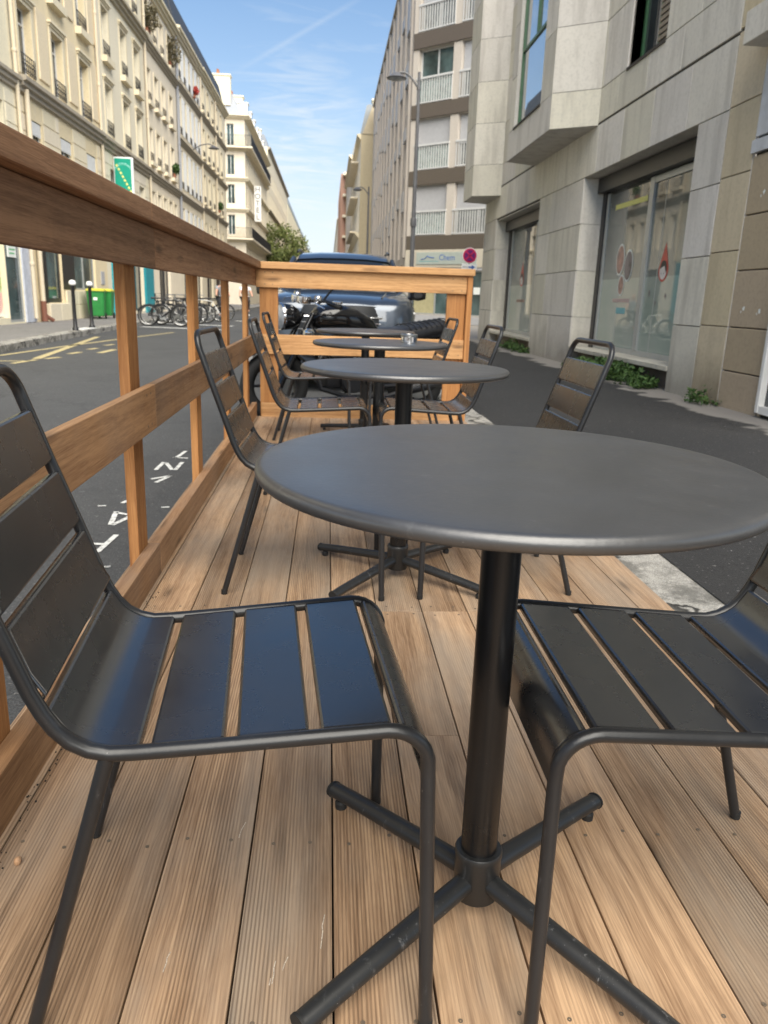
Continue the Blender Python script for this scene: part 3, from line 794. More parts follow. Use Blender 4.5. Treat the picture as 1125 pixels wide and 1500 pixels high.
LX = -8.5
LF = frame((LX, 0, 0), (0, 1, 0), (1, 0, 0))
def left_building(name, label, y0, y1, h, wallm, ops, deep=9.0):
    root = thing(name, label, 'building', (LX, y0, -.02))
    b = MB(LF); b.rnd = random.random()
    facade(b, y0, y1, -.1, h, ops); shell(b, y0, y1, -.1, h, deep)
    b.build('wall', M[wallm], root)
    return root

# --- A: pale building at the left edge, shop with green poster
opsA = [(14.5, 21.9, .15, 3.1), (21.93, 22.98, .02, 3.1), (15., 16.2, 3.9, 5.6), (18.5, 19.7, 3.9, 5.6), (21.5, 22.7, 3.9, 5.6)]
opsA += [(x, x+1.05, z, z+h) for x in (9.5, 12.5, 15.3, 18.5, 21.6) for z, h in ((6.65, 1.9), (9.4, 1.75), (12.3, 1.6))]
A = left_building('apartment_building', 'pale building at the left edge with a green poster shopfront', 8, 23.75, 14.8, 'cream2', opsA)
cornice(A, LF, 8, 23.72, 6.40, .36, .2, 'greytrim'); cornice(A, LF, 8, 23.72, 14.8, .5, .4); cornice(A, LF, 8, 23.72, 12.0, .3, .18, 'greytrim')
mansard(A, LF, 8, 23.75, 14.82)
for o in opsA[2:]: window(A, LF, *o)
for o in opsA[5:]: guard(A, LF, o[0], o[1], o[2])
p = MB(LF); p.box(14.55, 21.88, -.2, -.15, .17, 3.08); p.build('shop_window', M['poster'], A)
f = window(A, LF, 21.93, 22.98, .02, 3.1, -.02, 'alu', 'glass_teal', .07, 0, name='shop_door')
p = MB(LF); p.box(22.2, 22.75, -.05, -.018, 1.72, 2.25); n = p.build('notice', M['paper'], f)
p = MB(LF)
for k in range(4): p.box(22.27, 22.68-.05*(k % 2), -.019, -.0165, 2.13-.1*k-.03, 2.13-.1*k+.01)
p.build('notice_text', M['green_ink'], f)
p = MB(LF); p.box(23.0, 23.72, -.02, .05, 0, 3.2); p.build('pale_panel', M['palepanel'], A)
rustic(A, LF, 8, 23.72, 3.3, 5.95, opsA[2:5], 'cream2')
pipe(A, LF, 23.55, .1, 13.9)

# --- B: ochre-stained facade
wB = [24.72, 27.4, 30.15]
opsB = [(24.93, 26.4, .52, 3.2), (27.62, 30.1, .93, 3.2)]
gB = [(c-.57, c+.57, 3.95, 5.56) for c in (24.95, 27.72, 30.48)]
uB = [(c-.53, c+.53, z, z+h) for c in wB for z, h in ((6.62, 1.82), (9.36, 1.76), (12.25, 1.6))]
B = left_building('apartment_building', 'ochre stained stone building with tall window bays and grey sill guards', 23.76, 31.66, 14.8, 'ochre', opsB+gB+uB)
cornice(B, LF, 23.78, 31.64, 6.48, .40, .28, 'greytrim'); cornice(B, LF, 23.78, 31.64, 14.8, .5, .4); cornice(B, LF, 23.78, 31.64, 12.05, .3, .2, 'greytrim')
mansard(B, LF, 23.76, 31.66, 14.82)
for o in uB:
    window(B, LF, *o, w=-.2, trans=[o[3]-.42]); guard(B, LF, o[0]+.03, o[1]-.03, o[2]+.02, .5, .05, 8)
for o in uB:
    b = MB(LF); b.rnd = .4
    lintel(b, o[0], o[1], o[3]); surround(b, o[0], o[1], o[2], o[3])
    if o[2] > 7: sill(b, o[0], o[1], o[2], .2, .22)
    b.build('window_trim', M['trim'], B)
for c in (26.05, 28.78, 31.3):
    for z0, z1 in ((6.56, 8.9), (9.1, 11.7)):
        b = MB(LF); b.rnd = .7; b.box(c-.42, c+.42, -.01, .045, z0+.25, z1-.2, .02); b.build('wall_panel', M['ochre'], B)
for i, o in enumerate(gB):
    f = window(B, LF, *o, w=-.1, fm='white', gm='glass')
    p = MB(LF); zb = 5.18 if i < 2 else 4.0
    p.box(o[0]+.05, o[1]-.05, -.09, -.03, zb, o[3]-.02)
    for k in range(5 if i < 2 else 24): p.box(o[0]+.06, o[1]-.06, -.032, -.024, o[3]-.06-.06*k-.04, o[3]-.06-.06*k)
    p.build('roller_shutter', M['shutter_w'], f)
rustic(B, LF, 23.78, 31.64, 3.3, 6.05, gB, 'cream')
f = window(B, LF, *opsB[0], w=-.08, fm='darkframe', gm='glass_teal', fw=.13, mull=0, name='shop_window')
f = window(B, LF, *opsB[1], w=-.08, fm='alu', gm='glass_teal', fw=.06, mull=1, name='shop_window')
for q_ in ((26.42, 27.6, -.06, .02, .93, 3.25), (24.7, 24.92, -.06, .03, .52, 3.25)):
    p = MB(LF); p.box(*q_); p.build('dark_pillar', M['darkframe'], B)
b = MB(LF)
for i, (a, c) in enumerate(((24.62, 25.6), (25.6, 26.55))): b.rnd = .3+.3*i; b.box(a+.01, c-.01, -.01, .16, -.02, .50, .01)
for i, (a, c) in enumerate(((26.57, 27.7), (27.7, 28.9), (28.9, 30.2))):
    for j, (u, v) in enumerate(((-.02, .44), (.45, .90))): b.rnd = (.2+.37*i+.21*j) % 1; b.box(a+.008, c-.008, -.01, .05, u, v, .01)
b.build('base_stone', M['cream'], B)
p = MB(LF); p.box(30.7, 31.15, .0, .025, 1.15, 1.62, .005); p.build('wall_plaque', M['shutter_g'], B)
p = MB(LF); p.tube([(24.15, .12, .55), (24.15, .12, 6.2)], .07, 10); p.build('drainpipe', M['pipe'], B)
p = MB(LF); p.tube([(24.15, .12, .0), (24.15, .12, .12), (24.15, .12, .58)], [.10, .085, .085], 10); p.tube([(24.15, .12, .18), (24.35, .3, .02)], .06, 8); p.build('drainpipe_foot', M['castiron'], B)

# --- C: pale facade with the green sign, teal shopfront below
opsC = [(33.3, 37.7, .1, 3.0)]
gC = [(c-.5, c+.5, 4.2, 5.5) for c in (33.4, 36.0, 38.2)]
uC = [(c-.47, c+.47, z, z+h) for c in (33.2, 35.9, 38.15) for z, h in ((6.66, 1.78), (9.36, 1.7), (12.3, 1.5))]
Cc = left_building('apartment_building', 'pale stone building above the teal shopfront, green sign on its front', 31.67, 39.62, 14.8, 'cream2', opsC+gC+uC)
cornice(Cc, LF, 31.69, 39.6, 6.46, .40, .28, 'greytrim'); cornice(Cc, LF, 31.69, 39.6, 14.8, .5, .4); cornice(Cc, LF, 31.69, 39.6, 12.05, .42, .3, 'greytrim')
mansard(Cc, LF, 31.67, 39.62, 14.82)
for o in uC:
    window(Cc, LF, *o, w=-.2, trans=[o[3]-.4]); guard(Cc, LF, o[0]+.03, o[1]-.03, o[2]+.02, .5, .05, 7)
for o in gC: window(Cc, LF, *o, w=-.2)
for o in uC:
    b = MB(LF); b.rnd = .4
    lintel(b, o[0], o[1], o[3]); surround(b, o[0], o[1], o[2], o[3])
    if o[2] > 7: sill(b, o[0], o[1], o[2], .2, .22)
    b.build('window_trim', M['trim'], Cc)
rustic(Cc, LF, 31.69, 39.6, 3.3, 6.03, gC, 'cream2')
p = MB(LF); p.box(32.25, 33.28, -.02, .10, 0, 3.2, .01); p.box(37.72, 39.4, -.02, .10, 0, 3.2, .01); p.box(33.29, 37.71, -.02, .08, 3.0, 3.25); p.build('teal_shopfront', M['teal'], Cc)
f = window(Cc, LF, *opsC[0], w=-.15, fm='darkframe', gm='glass', fw=.1, mull=3, name='shop_window')
pipe(Cc, LF, 31.62, 3.4, 6.1); pipe(Cc, LF, 31.62, 6.6, 14.2)

# --- D: narrower windows
cD = (40.45, 42.15, 43.85, 45.75)
opsD = [(41.2, 44.0, .05, 3.0)]
gD = [(c-.38, c+.38, 4.0, 5.6) for c in (40.5, 41.9, 43.3, 44.7, 46.1)]
uD = [(c-.42, c+.42, z, z+h) for c in cD for z, h in ((6.9, 1.5), (9.5, 1.42), (12.3, 1.45))]
D = left_building('apartment_building', 'cream building with small sills and two bushy window plants', 39.63, 47.4, 14.5, 'cream', opsD+gD+uD)
cornice(D, LF, 39.65, 47.38, 6.42, .34, .24, 'greytrim'); cornice(D, LF, 39.65, 47.38, 12.02, .34, .24, 'greytrim'); cornice(D, LF, 39.65, 47.38, 14.5, .42, .34)
mansard(D, LF, 39.63, 47.4, 14.52, 2.0)
for o in uD: window(D, LF, *o, w=-.2); guard(D, LF, o[0]+.03, o[1]-.03, o[2], .4, .05, 6, ornate=False)
for o in gD: window(D, LF, *o, w=-.2)
for o in uD+gD:
    b = MB(LF); b.rnd = .8; surround(b, o[0], o[1], o[2], o[3], .035)
    if o[2] > 6: sill(b, o[0], o[1], o[2], .18, .18)
    b.build('window_trim', M['trim'], D)
window(D, LF, *opsD[0], w=-.15, fm='darkframe', gm='glass', fw=.1, mull=2, name='shop_window')
pipe(D, LF, 39.6, 3.3, 14.); pipe(D, LF, 47.35, 3.3, 14.6, .07, .1, 'greypipe')

# --- E: white shutters
cE = (48.6, 50.2, 51.8, 53.3, 54.8)
gE = [(c-.4, c+.4, 3.9, 5.7) for c in cE]
uE = [(c-.36, c+.36, z, z+h) for c in cE for z, h in ((6.7, 2.1), (9.6, 2.0), (12.5, 1.7))]
opsE = [(48.2, 50.4, .05, 3.0), (51.5, 54.8, .05, 3.)]
Eb = left_building('apartment_building', 'cream building with rows of white window shutters', 47.41, 55.68, 14.8, 'cream3', opsE+gE+uE)
for z in (6.4, 9.3, 12.15): cornice(Eb, LF, 47.43, 55.66, z, .30, .2, 'greytrim')
cornice(Eb, LF, 47.43, 55.66, 14.8, .42, .34)
mansard(Eb, LF, 47.41, 55.68, 14.82, 1.9)
for o in gE+uE:
    f = window(Eb, LF, *o, w=-.15)
    for s_ in (0, 1):
        p = MB(LF); xa = o[0]-.37 if s_ == 0 else o[1]+.01
        p.box(xa, xa+.36, .012, .05, o[2]+.03, o[3]-.02, .006)
        for k in range(10): p.box(xa+.05, xa+.31, .048, .058, o[2]+.15+k*(o[3]-o[2]-.3)/10, o[2]+.15+(k+.55)*(o[3]-o[2]-.3)/10)
        p.build('shutter', M['shutter_w'], f)
for o in uE: guard(Eb, LF, o[0], o[1], o[2], .4, .03, 6, ornate=False)
for o in opsE: window(Eb, LF, *o, w=-.15, fm='darkframe', fw=.1, mull=1, name='shop_window')
pipe(Eb, LF, 55.6, 3.3, 14.3)

# --- F: last building before the side street
cF = (57.0, 59.2, 61.4, 63.6, 65.9)
gF = [(c-.4, c+.4, 3.9, 5.6) for c in cF]
uF = [(c-.42, c+.42, z, z+h) for c in cF for z, h in ((6.9, 1.75), (9.75, 1.75), (12.6, 1.55))]
opsF = [(57, 60, .05, 3.), (61.5, 66, .05, 3.)]
Fb = left_building('apartment_building', 'long cream building with a dark mansard roof at the side street corner', 55.69, 68.6, 14.9, 'cream', opsF+gF+uF)
for z in (6.6, 9.4, 12.3): cornice(Fb, LF, 55.71, 68.58, z, .30, .2, 'greytrim')
cornice(Fb, LF, 55.71, 68.58, 14.9, .42, .34)
mansard(Fb, LF, 55.69, 68.6, 14.92, 1.9)
for o in gF+uF: window(Fb, LF, *o, w=-.2)
for o in uF: guard(Fb, LF, o[0], o[1], o[2], .4, .03, 6, ornate=False)
for o in gF+uF:
    b = MB(LF); b.rnd = .6; surround(b, o[0], o[1], o[2], o[3], .035); sill(b, o[0], o[1], o[2], .15, .14); b.build('window_trim', M['trim'], Fb)
for o in opsF: window(Fb, LF, *o, w=-.15, fm='darkframe', fw=.1, mull=2, name='shop_window')
pipe(Fb, LF, 62.4, 3.3, 14.4)
for root, xs in ((Cc, (36,)), (D, (47,)), (Eb, (55.2,)), (Fb, (61.5, 67.9))):
    for x in xs: chimney(root, LF, x, 17.2, -3.4, .5, .9, 1.0)

# --- G: corner building across the side street
GF_ = frame((LX, 84.0, 0), (-1, 0, 0), (0, -1, 0))      # end face, u runs away from the street
G = thing('apartment_building', 'corner building with dark iron balconies across the side street', 'building', (LX, 84, -.02))
cG = (1.42,); gz = ((4.0, 1.7), (6.85, 1.9), (9.8, 1.8), (12.5, 1.85), (15.2, 1.95))
eops = [(c-.36, c+.36, z, z+h) for c in (1.42, 4.2, 7.) for z, h in gz]
sops = [(y, y+.95, z, z+h) for y in [85.6+2.6*k for k in range(10)] for z, h in gz]
b = MB(GF_); b.rnd = .5; facade(b, 0, 12, -.1, 17.9, eops); b.build('wall', M['cream3'], G)
b = MB(LF); b.rnd = .45; facade(b, 84, 113, -.1, 17.9, sops); b.poly([(113, 0, -.1), (113, -12, -.1), (113, -12, 17.9), (113, 0, 17.9)]); b.poly([(84, -12, -.1), (113, -12, -.1), (113, -12, 17.9), (84, -12, 17.9)]); b.poly([(84.02, -.02, 17.89), (113, -.02, 17.89), (113, -12, 17.89), (84.02, -12, 17.89)]); b.build('wall', M['cream3'], G)
b = MB(LF)
for z in (.5, 3.2, 6.2, 9.1, 12.0, 14.8): b.box(84.6, 112.5, -11, -.6, z, z+.1)
b.box(86.5, 112, -6, -5.9, .6, 17.8); b.box(86.4, 86.5, -11, -.6, .6, 17.8); b.build('interior', M['greytrim'], G)
for o in eops[:5]:
    window(G, GF_, *o, w=-.18, fm='white', gm='glass_teal')
    if o[2] in (9.8, 12.5): guard(G, GF_, o[0], o[1], o[2], .5, .03, 7, ornate=False)
for o in eops[5:]: window(G, GF_, *o, w=-.18, pane=False)
for o in sops: window(G, LF, *o, w=-.18)
for z in (6.45, 9.35, 12.25, 15.0, 17.9):
    dd = .34 if z != 17.9 else .55
    cornice(G, GF_, -dd, 12, z, .34, dd, 'trim'); cornice(G, LF, 84.0, 112.98, z, .34, dd, 'trim')
for z in (6.5, 15.05):
    b = MB(GF_); b.box(-.8, 3.0, .0, .75, z-.16, z, .02); b.build('balcony_slab', M['trim'], G)
    guard(G, GF_, -.75, 2.9, z, 1.0, .7, 34, ornate=False, name='balcony_railing', r=.014)
    b = MB(LF); b.box(84.0, 110, .0, .75, z-.16, z+.002, .02); b.build('balcony_slab', M['trim'], G)
    guard(G, LF, 83.4, 109.5, z, 1.0, .7, 150, ornate=False, name='balcony_railing', r=.016)
b = MB(LF); b.rnd = .3
b.poly([(84.2, -.3, 17.9), (112.9, -.3, 17.9), (112.9, -1.3, 20.1), (85.2, -1.3, 20.1)]); b.poly([(84.2, -.3, 17.9), (85.2, -1.3, 20.1), (85.2, -11, 20.1), (84.2, -11.9, 17.9)])
b.poly([(85.2, -1.3, 20.1), (112.9, -1.3, 20.1), (112.9, -11, 20.1), (85.2, -11, 20.1)]); b.build('roof', M['zinc'], G)
for x in (88, 92, 96, 100, 104, 108): dormer(G, LF, x, 17.95, 1.0, 1.8)
for x, w, h in ((85.0, -2.6, 1.4), (91, -2., .9), (99, -2., .8), (107, -2., .8)): chimney(G, LF, x, 20.1, w, .5, 1.2, h)
hs = thing('hotel_sign', 'vertical white hotel sign on the corner building', 'sign', (LX+.9, 87.8, 8.6))
b = MB(); b.box(LX+.55, LX+1.25, 87.7, 87.9, 8.5, 12.0, .02); b.build('panel', M['white'], hs)
b = MB()
for k, ch in enumerate('HOTEL'): add_text(b, ch, .75, lambda v, k=k: (LX+.9+v.x, 87.69+v.z, 11.65-.68*k+v.y))
b.build('lettering', M['black'], hs)

# --- H and beyond: far left
H = thing('apartment_building', 'yellowish far building behind the street tree', 'building', (LX, 114, -.02))
hop = [(y, y+1.0, z, z+1.8) for y in [116+3*k for k in range(16)] for z in (4, 7, 10, 13, 16)]
b = MB(LF); b.rnd = .6; facade(b, 114, 166, -.1, 20.3, hop); shell(b, 114, 166, -.1, 20.3, 10); b.build('wall', M['cream'], H)
for o in hop: window(H, LF, *o, w=-.2, pane=False, mull=1, fm='greytrim')
for z in (6.4, 12.4, 20.3): cornice(H, LF, 114, 166, z, .4, .4, 'greytrim')
mansard(H, LF, 114.2, 166, 20.32, 1.5, 9, 'zinc'); chimney(H, LF, 116, 21.6, -2, .5, 1., 1.)
I = thing('apartment_building', 'last pale building at the far left end of the street', 'building', (LX, 168, -.02))
b = MB(LF); b.rnd = .2; facade(b, 168, 330, -.1, 19, []); shell(b, 168, 330, -.1, 19, 10); b.build('wall', M['cream2'], I)
mansard(I, LF, 168.2, 330, 19.02, 2, 9, 'zinc')

# ------------------------------------------------------------------ right side, near stone building
RXX = 4.09
RF = frame((RXX, 0, 0), (0, 1, 0), (-1, 0, 0))
def slabs(b, x0, x1, z0, z1, w=1.06, rr=None, gap=.005, d=.02, xs=None):
    """one course of stone slabs"""
    if xs is None:
        n = max(1, round((x1-x0)/w)); xs = [x0+(x1-x0)*k/n for k in range(n+1)]
    for a, c in zip(xs, xs[1:]):
        b.rnd = rr.random(); b.box(a+gap, c-gap, -d-.02, .0-.0015*rr.random(), z0+gap, z1-gap, .004, 1)
rj = random.Random(21)
J = thing('stone_building', 'grey limestone clad building with bay windows and frosted shop windows', 'building', (RXX, 14, -.012))
b = MB(RF)
W1 = (9.17, 13.15); W2 = (15.85, 19.9); JE = 21.4
Lx = [8.48, 9.5, 10.55, 11.6, 12.65, 13.7, 14.75, 15.8, 16.85, 17.9, 18.95, 20.0, 21.4]
# backing wall behind the slabs
bk = MB(RF)
facade(bk, 7.86, JE, -.1, 9.5, [(W1[0]-.03, W1[1]+.03, -.2, 2.97), (W2[0]-.03, W2[1]+.03, -.2, 2.92), (10.42, 11.66, 4.16, 6.5)], .0)
bk.V = [v + Vector((.024, 0, 0)) for v in bk.V]
bk2 = MB(RF); shell(bk2, 7.86, JE, -.1, 9.5, 9); 
bk.build('wall', M['joint'], J); bk2.build('wall', M['stone_j'], J)
for z0, z1 in ((-.05, .775), (.775, 1.52), (1.52, 2.25), (2.25, 2.95)):
    slabs(b, 13.15, 15.85, z0, z1, rr=rj, xs=[13.15, 15.0, 15.85] if z0 > .7 else [13.15, 14.6, 15.85])
    slabs(b, 8.48, 9.17, z0, z1, rr=rj, xs=[8.48, 9.17])
    slabs(b, 19.9, JE, z0, z1, rr=rj, xs=[19.9, JE])
slabs(b, 8.48, JE, 2.95, 3.64, rr=rj, xs=Lx)
slabs(b, 8.48, JE, 3.665, 4.15, rr=rj, xs=[x+.35 if 8.5 < x < 21 else x for x in Lx])
hx = [8.48, 9.45, 10.4]
for z0, z1 in ((4.15, 5.05), (5.05, 5.95), (5.95, 6.5), (6.5, 7.4), (7.4, 8.4), (8.4, 9.5)):
    if z1 <= 6.55: slabs(b, 8.48, 10.4, z0, z1, rr=rj, xs=hx); slabs(b, 11.68, JE, z0, z1, rr=rj, xs=[11.68]+Lx[4:])
    else: slabs(b, 8.48, JE, z0, z1, rr=rj, xs=Lx)
b.build('stone_slab', M['stone_j'], J)
b = MB(RF)
for z0, z1 in ((-.05, .795), (.795, 1.545), (1.545, 2.285), (2.285, 2.96), (2.96, 3.655), (3.68, 4.9), (4.9, 6.2), (6.2, 7.6), (7.6, 9.5)): slabs(b, 7.865, 8.475, z0, z1, rr=rj, xs=[7.865, 8.475])
b.build('stone_slab', M['stone_y'], J)
# reveals of the two shop openings, built of slabs too
for (ya, yb), zt in ((W1, 2.95), (W2, 2.9)):
    b = MB(RF)
    for z0, z1 in ((0, .775), (.775, 1.52), (1.52, 2.25), (2.25, zt)):
        b.rnd = rj.random(); b.box(yb+.003, yb+.04, -.42, -.024, z0+.003, z1-.003)
        b.rnd = rj.random(); b.box(ya-.04, ya-.003, -.42, -.024, z0+.003, z1-.003)
    b.rnd = rj.random(); b.box(ya, yb, -.42, -.025, zt+.003, zt+.04)
    b.build('opening_reveal', M['stone_j'], J)
    b = MB(RF); b.rnd = rj.random(); b.box(ya+.004, yb-.004, -.5, -.18, -.05, .225); b.build('base_wall', M['stone_dark'], J)
    b = MB(RF); b.rnd = .9; b.box(ya+.003, yb-.003, -.45, .01, .226, .285, .006, 2); b.build('sill', M['stone_j'], J)
# frosted film: whiter below 1.4 m, clear and dark above
def filmglass():
    t = NT('filmed_shop_glass'); z = t.sep(t.n('ShaderNodeNewGeometry', out='Position'))
    n1 = t.noise(.9, None, 3)
    lo = t.ramp(t.math('ADD', z[2], t.math('MULTIPLY', t.math('SUBTRACT', n1, .5), .05)), [(1.36/3, 1.), (1.39/3, 0.)])
    zr = t.math('DIVIDE', z[2], 3.0)
    lo = t.ramp(zr, [(1.375/3, 1.), (1.385/3, 0.)])
    up = t.ramp(zr, [(1.42/3, (.19, .205, .19)), (2.1/3, (.11, .118, .105)), (2.7/3, (.04, .04, .035))])
    up = t.mix(t.ramp(n1, [(.4, 0.), (.62, .55)]), up, (.20, .225, .205))
    dn = t.mix(t.ramp(n1, [(.35, 0.), (.7, 1.)]), (.40, .42, .38), (.30, .36, .31))
    return t.set(Base_Color=t.mix(lo, up, dn), Roughness=.025, **{'Specular_IOR_Level': .5, 'IOR': 1.75})
M['film'] = filmglass()
gw = -.36
sw = MB(RF)
sw.box(W1[1]-.16, W1[1]-.004, gw-.08, gw+.02, .287, 2.93); sw.box(W1[0]+.004, W1[0]+.05, gw-.08, gw+.01, .287, 2.7)
sw.box(W1[0]+.004, W1[1]-.004, gw-.1, gw+.12, 2.72, 2.935)
SW = sw.build('shop_window', M['darkframe'], J)
b = MB(RF)
b.box(W1[0]+.05, W1[1]-.17, gw-.06, gw, .287, .36); b.box(W1[0]+.05, 11.2, gw-.06, gw+.005, 2.62, 2.70); b.box(11.1, 11.24, gw-.06, gw+.01, .361, 2.70)
b.box(W1[0]+.051, W1[0]+.10, gw-.06, gw, .361, 2.62); b.box(12.90, 12.98, gw-.05, gw, .361, 2.70)
for y in (10.72, 12.1): b.box(y-.006, y+.006, gw-.04, gw-.018, .361, 2.62)
b.build('window_frame', M['alu'], SW)
b = MB(RF); b.box(W1[0]+.06, W1[1]-.1, gw-.045, gw-.02, .33, 2.72); b.build('pane', M['film'], SW)
b = MB(RF); b.box(11.35, 12.6, gw-.018, gw-.014, 2.42, 2.49); b.build('ceiling_lamp_strip', M['sign_yellow'], SW)
# stickers on the glass
def sticker(prims, m, nm='sticker'):
    b = MB(RF)
    for (y, z, ry, rz2, w_) in prims:
        pts = [(y+ry*math.cos(2*PI*k/28), gw-.0195+w_, z+rz2*math.sin(2*PI*k/28)) for k in range(28)]
        b.poly(pts)
    return b.build(nm, M[m], SW, recalc=False)
sticker([(12.16, 1.66, .17, .235, .003), (11.80, 1.56, .17, .235, .004), (12.02, 1.28, .12, .16, .005)], 'paper')
M['photo_a'] = simple('sticker_photo', (.33, .19, .15), .4, var=.7, scale=9.)
sticker([(12.16, 1.66, .145, .205, .006), (12.02, 1.28, .10, .135, .007)], 'photo_a')
M['photo_b'] = simple('sticker_photo_dark', (.17, .14, .14), .4, var=.7, scale=10.)
sticker([(11.80, 1.56, .145, .205, .008)], 'photo_b')
def drop(y, z, s, w_):
    pts = [(y+s*.5*math.cos(a)*(1 if math.sin(a) < 0 else (1-math.sin(a))**.75), gw-.0195+w_, z+s*(.5*math.sin(a) if math.sin(a) < 0 else 1.15*math.sin(a))) for a in [2*PI*k/40 for k in range(40)]]
    return pts
M['sticker_red'] = simple('red_sticker', (.50, .06, .045), .4)
M['sticker_face'] = simple('pale_sticker', (.66, .62, .60), .4)
def emblem(y, z, s, mk):
    b = MB(mk[0]); b.poly([(p[0], p[1]+mk[1], p[2]) for p in drop(y, z, s, .003)]); b.build('emblem', M['sticker_red'], mk[2], recalc=False)
    b = MB(mk[0]); b.poly([(y+s*.36*math.cos(q), gw-.0195+.005+mk[1], z-.05*s+s*.36*math.sin(q)) for q in [2*PI*k/24 for k in range(24)]]); b.build('emblem', M['sticker_face'], mk[2], recalc=False)
    b = MB(mk[0]); b.poly([(y+s*.37*math.cos(q), gw-.0195+.007+mk[1], z-.05*s+s*.44*math.sin(q)) for q in [R_(a) for a in range(10, 181, 12)]] + [(y-s*.30, gw-.0125+mk[1], z-.14*s), (y-s*.12, gw-.0125+mk[1], z+.16*s), (y+s*.12, gw-.0125+mk[1], z+.1*s)])
    for dy in (-.12, .14): b.poly([(y+s*(dy+.03*math.cos(q)), gw-.0195+.007+mk[1], z+s*(-.16+.03*math.sin(q))) for q in [2*PI*k/8 for k in range(8)]])
    b.build('emblem', M['black'], mk[2], recalc=False)
emblem(10.52, 1.46, .31, (RF, 0, SW))
b = MB(RF)
for y, z, k in ((10.9, 1.16, 0), (10.66, 1.02, 1), (10.36, 1.12, 2)):
    if k == 2: b.box(y-.03, y+.03, gw-.018, gw-.0165, z-.01, z+.01); b.box(y-.01, y+.01, gw-.018, gw-.0164, z-.035, z+.035)
    elif k == 1: b.poly([(y-.03, gw-.017, z+.02), (y, gw-.017, z+.03), (y+.03, gw-.017, z+.02), (y, gw-.017, z-.04)])
    else: b.poly([(y-.02, gw-.017, z-.04), (y+.02, gw-.017, z-.04), (y+.02, gw-.017, z+.04), (y-.02, gw-.017, z+.04)])
b.build('sticker', M['photo_b'], SW, recalc=False)
b = MB(RF)
for y in [12.3-.055*k for k in range(13)]: b.box(y-.02, y+.02, gw-.019, gw-.017, 1.03, 1.085)
b.build('sticker_text', simple('pink_lettering', (.52, .38, .36), .5), SW)
b = MB(RF); b.box(11.75, 12.12, gw-.019, gw-.0165, .86, .95); b.build('sticker', simple('teal_sticker', (.16, .40, .45), .5), SW)
# second shop window
sw = MB(RF); sw.box(W2[1]-.2, W2[1]-.004, gw-.08, gw+.02, .287, 2.88); sw.box(W2[0]+.004, W2[1]-.004, gw-.1, gw+.12, 2.66, 2.885)
SW2 = sw.build('shop_window', M['darkframe'], J)
b = MB(RF); b.box(W2[0]+.05, W2[1]-.2, gw-.06, gw, .287, .35); b.box(17.22, 17.32, gw-.06, gw+.01, .351, 2.66); b.box(19.55, 19.66, gw-.05, gw, .351, 2.66); b.build('window_frame', M['alu'], SW2)
b = MB(RF); b.box(W2[0]+.06, W2[1]-.1, gw-.045, gw-.02, .33, 2.66); b.build('pane', M['film'], SW2)
emblem(18.4, 1.52, .34, (RF, 0, SW2))
b = MB(RF)
for y in [18.75-.07*k for k in range(11)]: b.box(y-.024, y+.024, gw-.019, gw-.017, 1.0, 1.06)
b.build('sticker_text', M['photo_a'], SW2)
# window with green frame and louvres on the upper floor
f = window(J, RF, 10.42, 11.66, 4.16, 6.5, -.16, 'greenframe', 'glass', .05, 1, name='upper_window')
b = MB(RF)
for k in range(30): b.box(10.47, 11.0, -.15, -.125, 4.22+.075*k, 4.27+.075*k)
b.build('louvre_shutter', simple('brown_louvre', (.24, .20, .15), .6), f)
b = MB(RF); b.box(10.4, 11.68, -.2, .015, 4.12, 4.158); b.build('window_ledge', M['joint'], J)
def bay(yn, yf, fn, ff, xw, z0, z1, root, win=None):
    """projecting bay: wall ends yn/yf, front corners fn/ff at projection xw"""
    b = MB(RF); zc = [z0, 4.15, 5.06, 5.95, 6.85, 7.7, z1]
    for za, zb in zip(zc, zc[1:]):
        g = .004
        b.rnd = rj.random()
        b.poly([(yn, 0, za+g), (fn-.0, xw, za+g), (fn, xw, zb-g), (yn, 0, zb-g)])
        b.rnd = rj.random(); b.poly([(yf, 0, za+g), (ff, xw, za+g), (ff, xw, zb-g), (yf, 0, zb-g)])
        if win and za > 4.1 and zb <= 7.75:
            b.rnd = rj.random(); b.poly([(fn, xw, za+g), (win[0], xw, za+g), (win[0], xw, zb-g), (fn, xw, zb-g)])
            b.rnd = rj.random(); b.poly([(win[1], xw, za+g), (ff, xw, za+g), (ff, xw, zb-g), (win[1], xw, zb-g)])
        else:
            b.rnd = rj.random(); b.poly([(fn, xw, za+g), (ff, xw, za+g), (ff, xw, zb-g), (fn, xw, zb-g)])
    b.poly([(yn, -.01, z0), (fn, xw, z0), (ff, xw, z0), (yf, -.01, z0)]); b.poly([(yn, 0, z1), (fn, xw, z1), (ff, xw, z1), (yf, 0, z1)])
    if win:
        for y in win: b.poly([(y, xw, 4.15), (y, xw-.12, 4.15), (y, xw-.12, 7.7), (y, xw, 7.7)])
    o = b.build('bay', M['stone_j'], root)
    bb = MB(RF)
    bb.poly([(yn, .0, z0+.01), (fn+.01, xw-.008, z0+.01), (fn+.01, xw-.008, z1), (yn, 0, z1)]); bb.poly([(yf, .0, z0+.01), (ff-.01, xw-.008, z0+.01), (ff-.01, xw-.008, z1), (yf, 0, z1)])
    bb.build('joint_backing', M['joint'], o)
    return o
BW = (13.86, 15.78)
bo = bay(12.72, 16.5, 13.16, 16.2, .64, 3.633, 9.4, J, BW)
f = window(J, RF, BW[0]+.002, BW[1]-.002, 4.16, 7.69, .575, 'greenframe', 'glass_mirror', .06, 0, [5.44], name='bay_window')
b = MB(RF); b.box(14.70, 14.76, .53, .58, 5.47, 7.63); b.build('mullion', M['greenframe'], f)
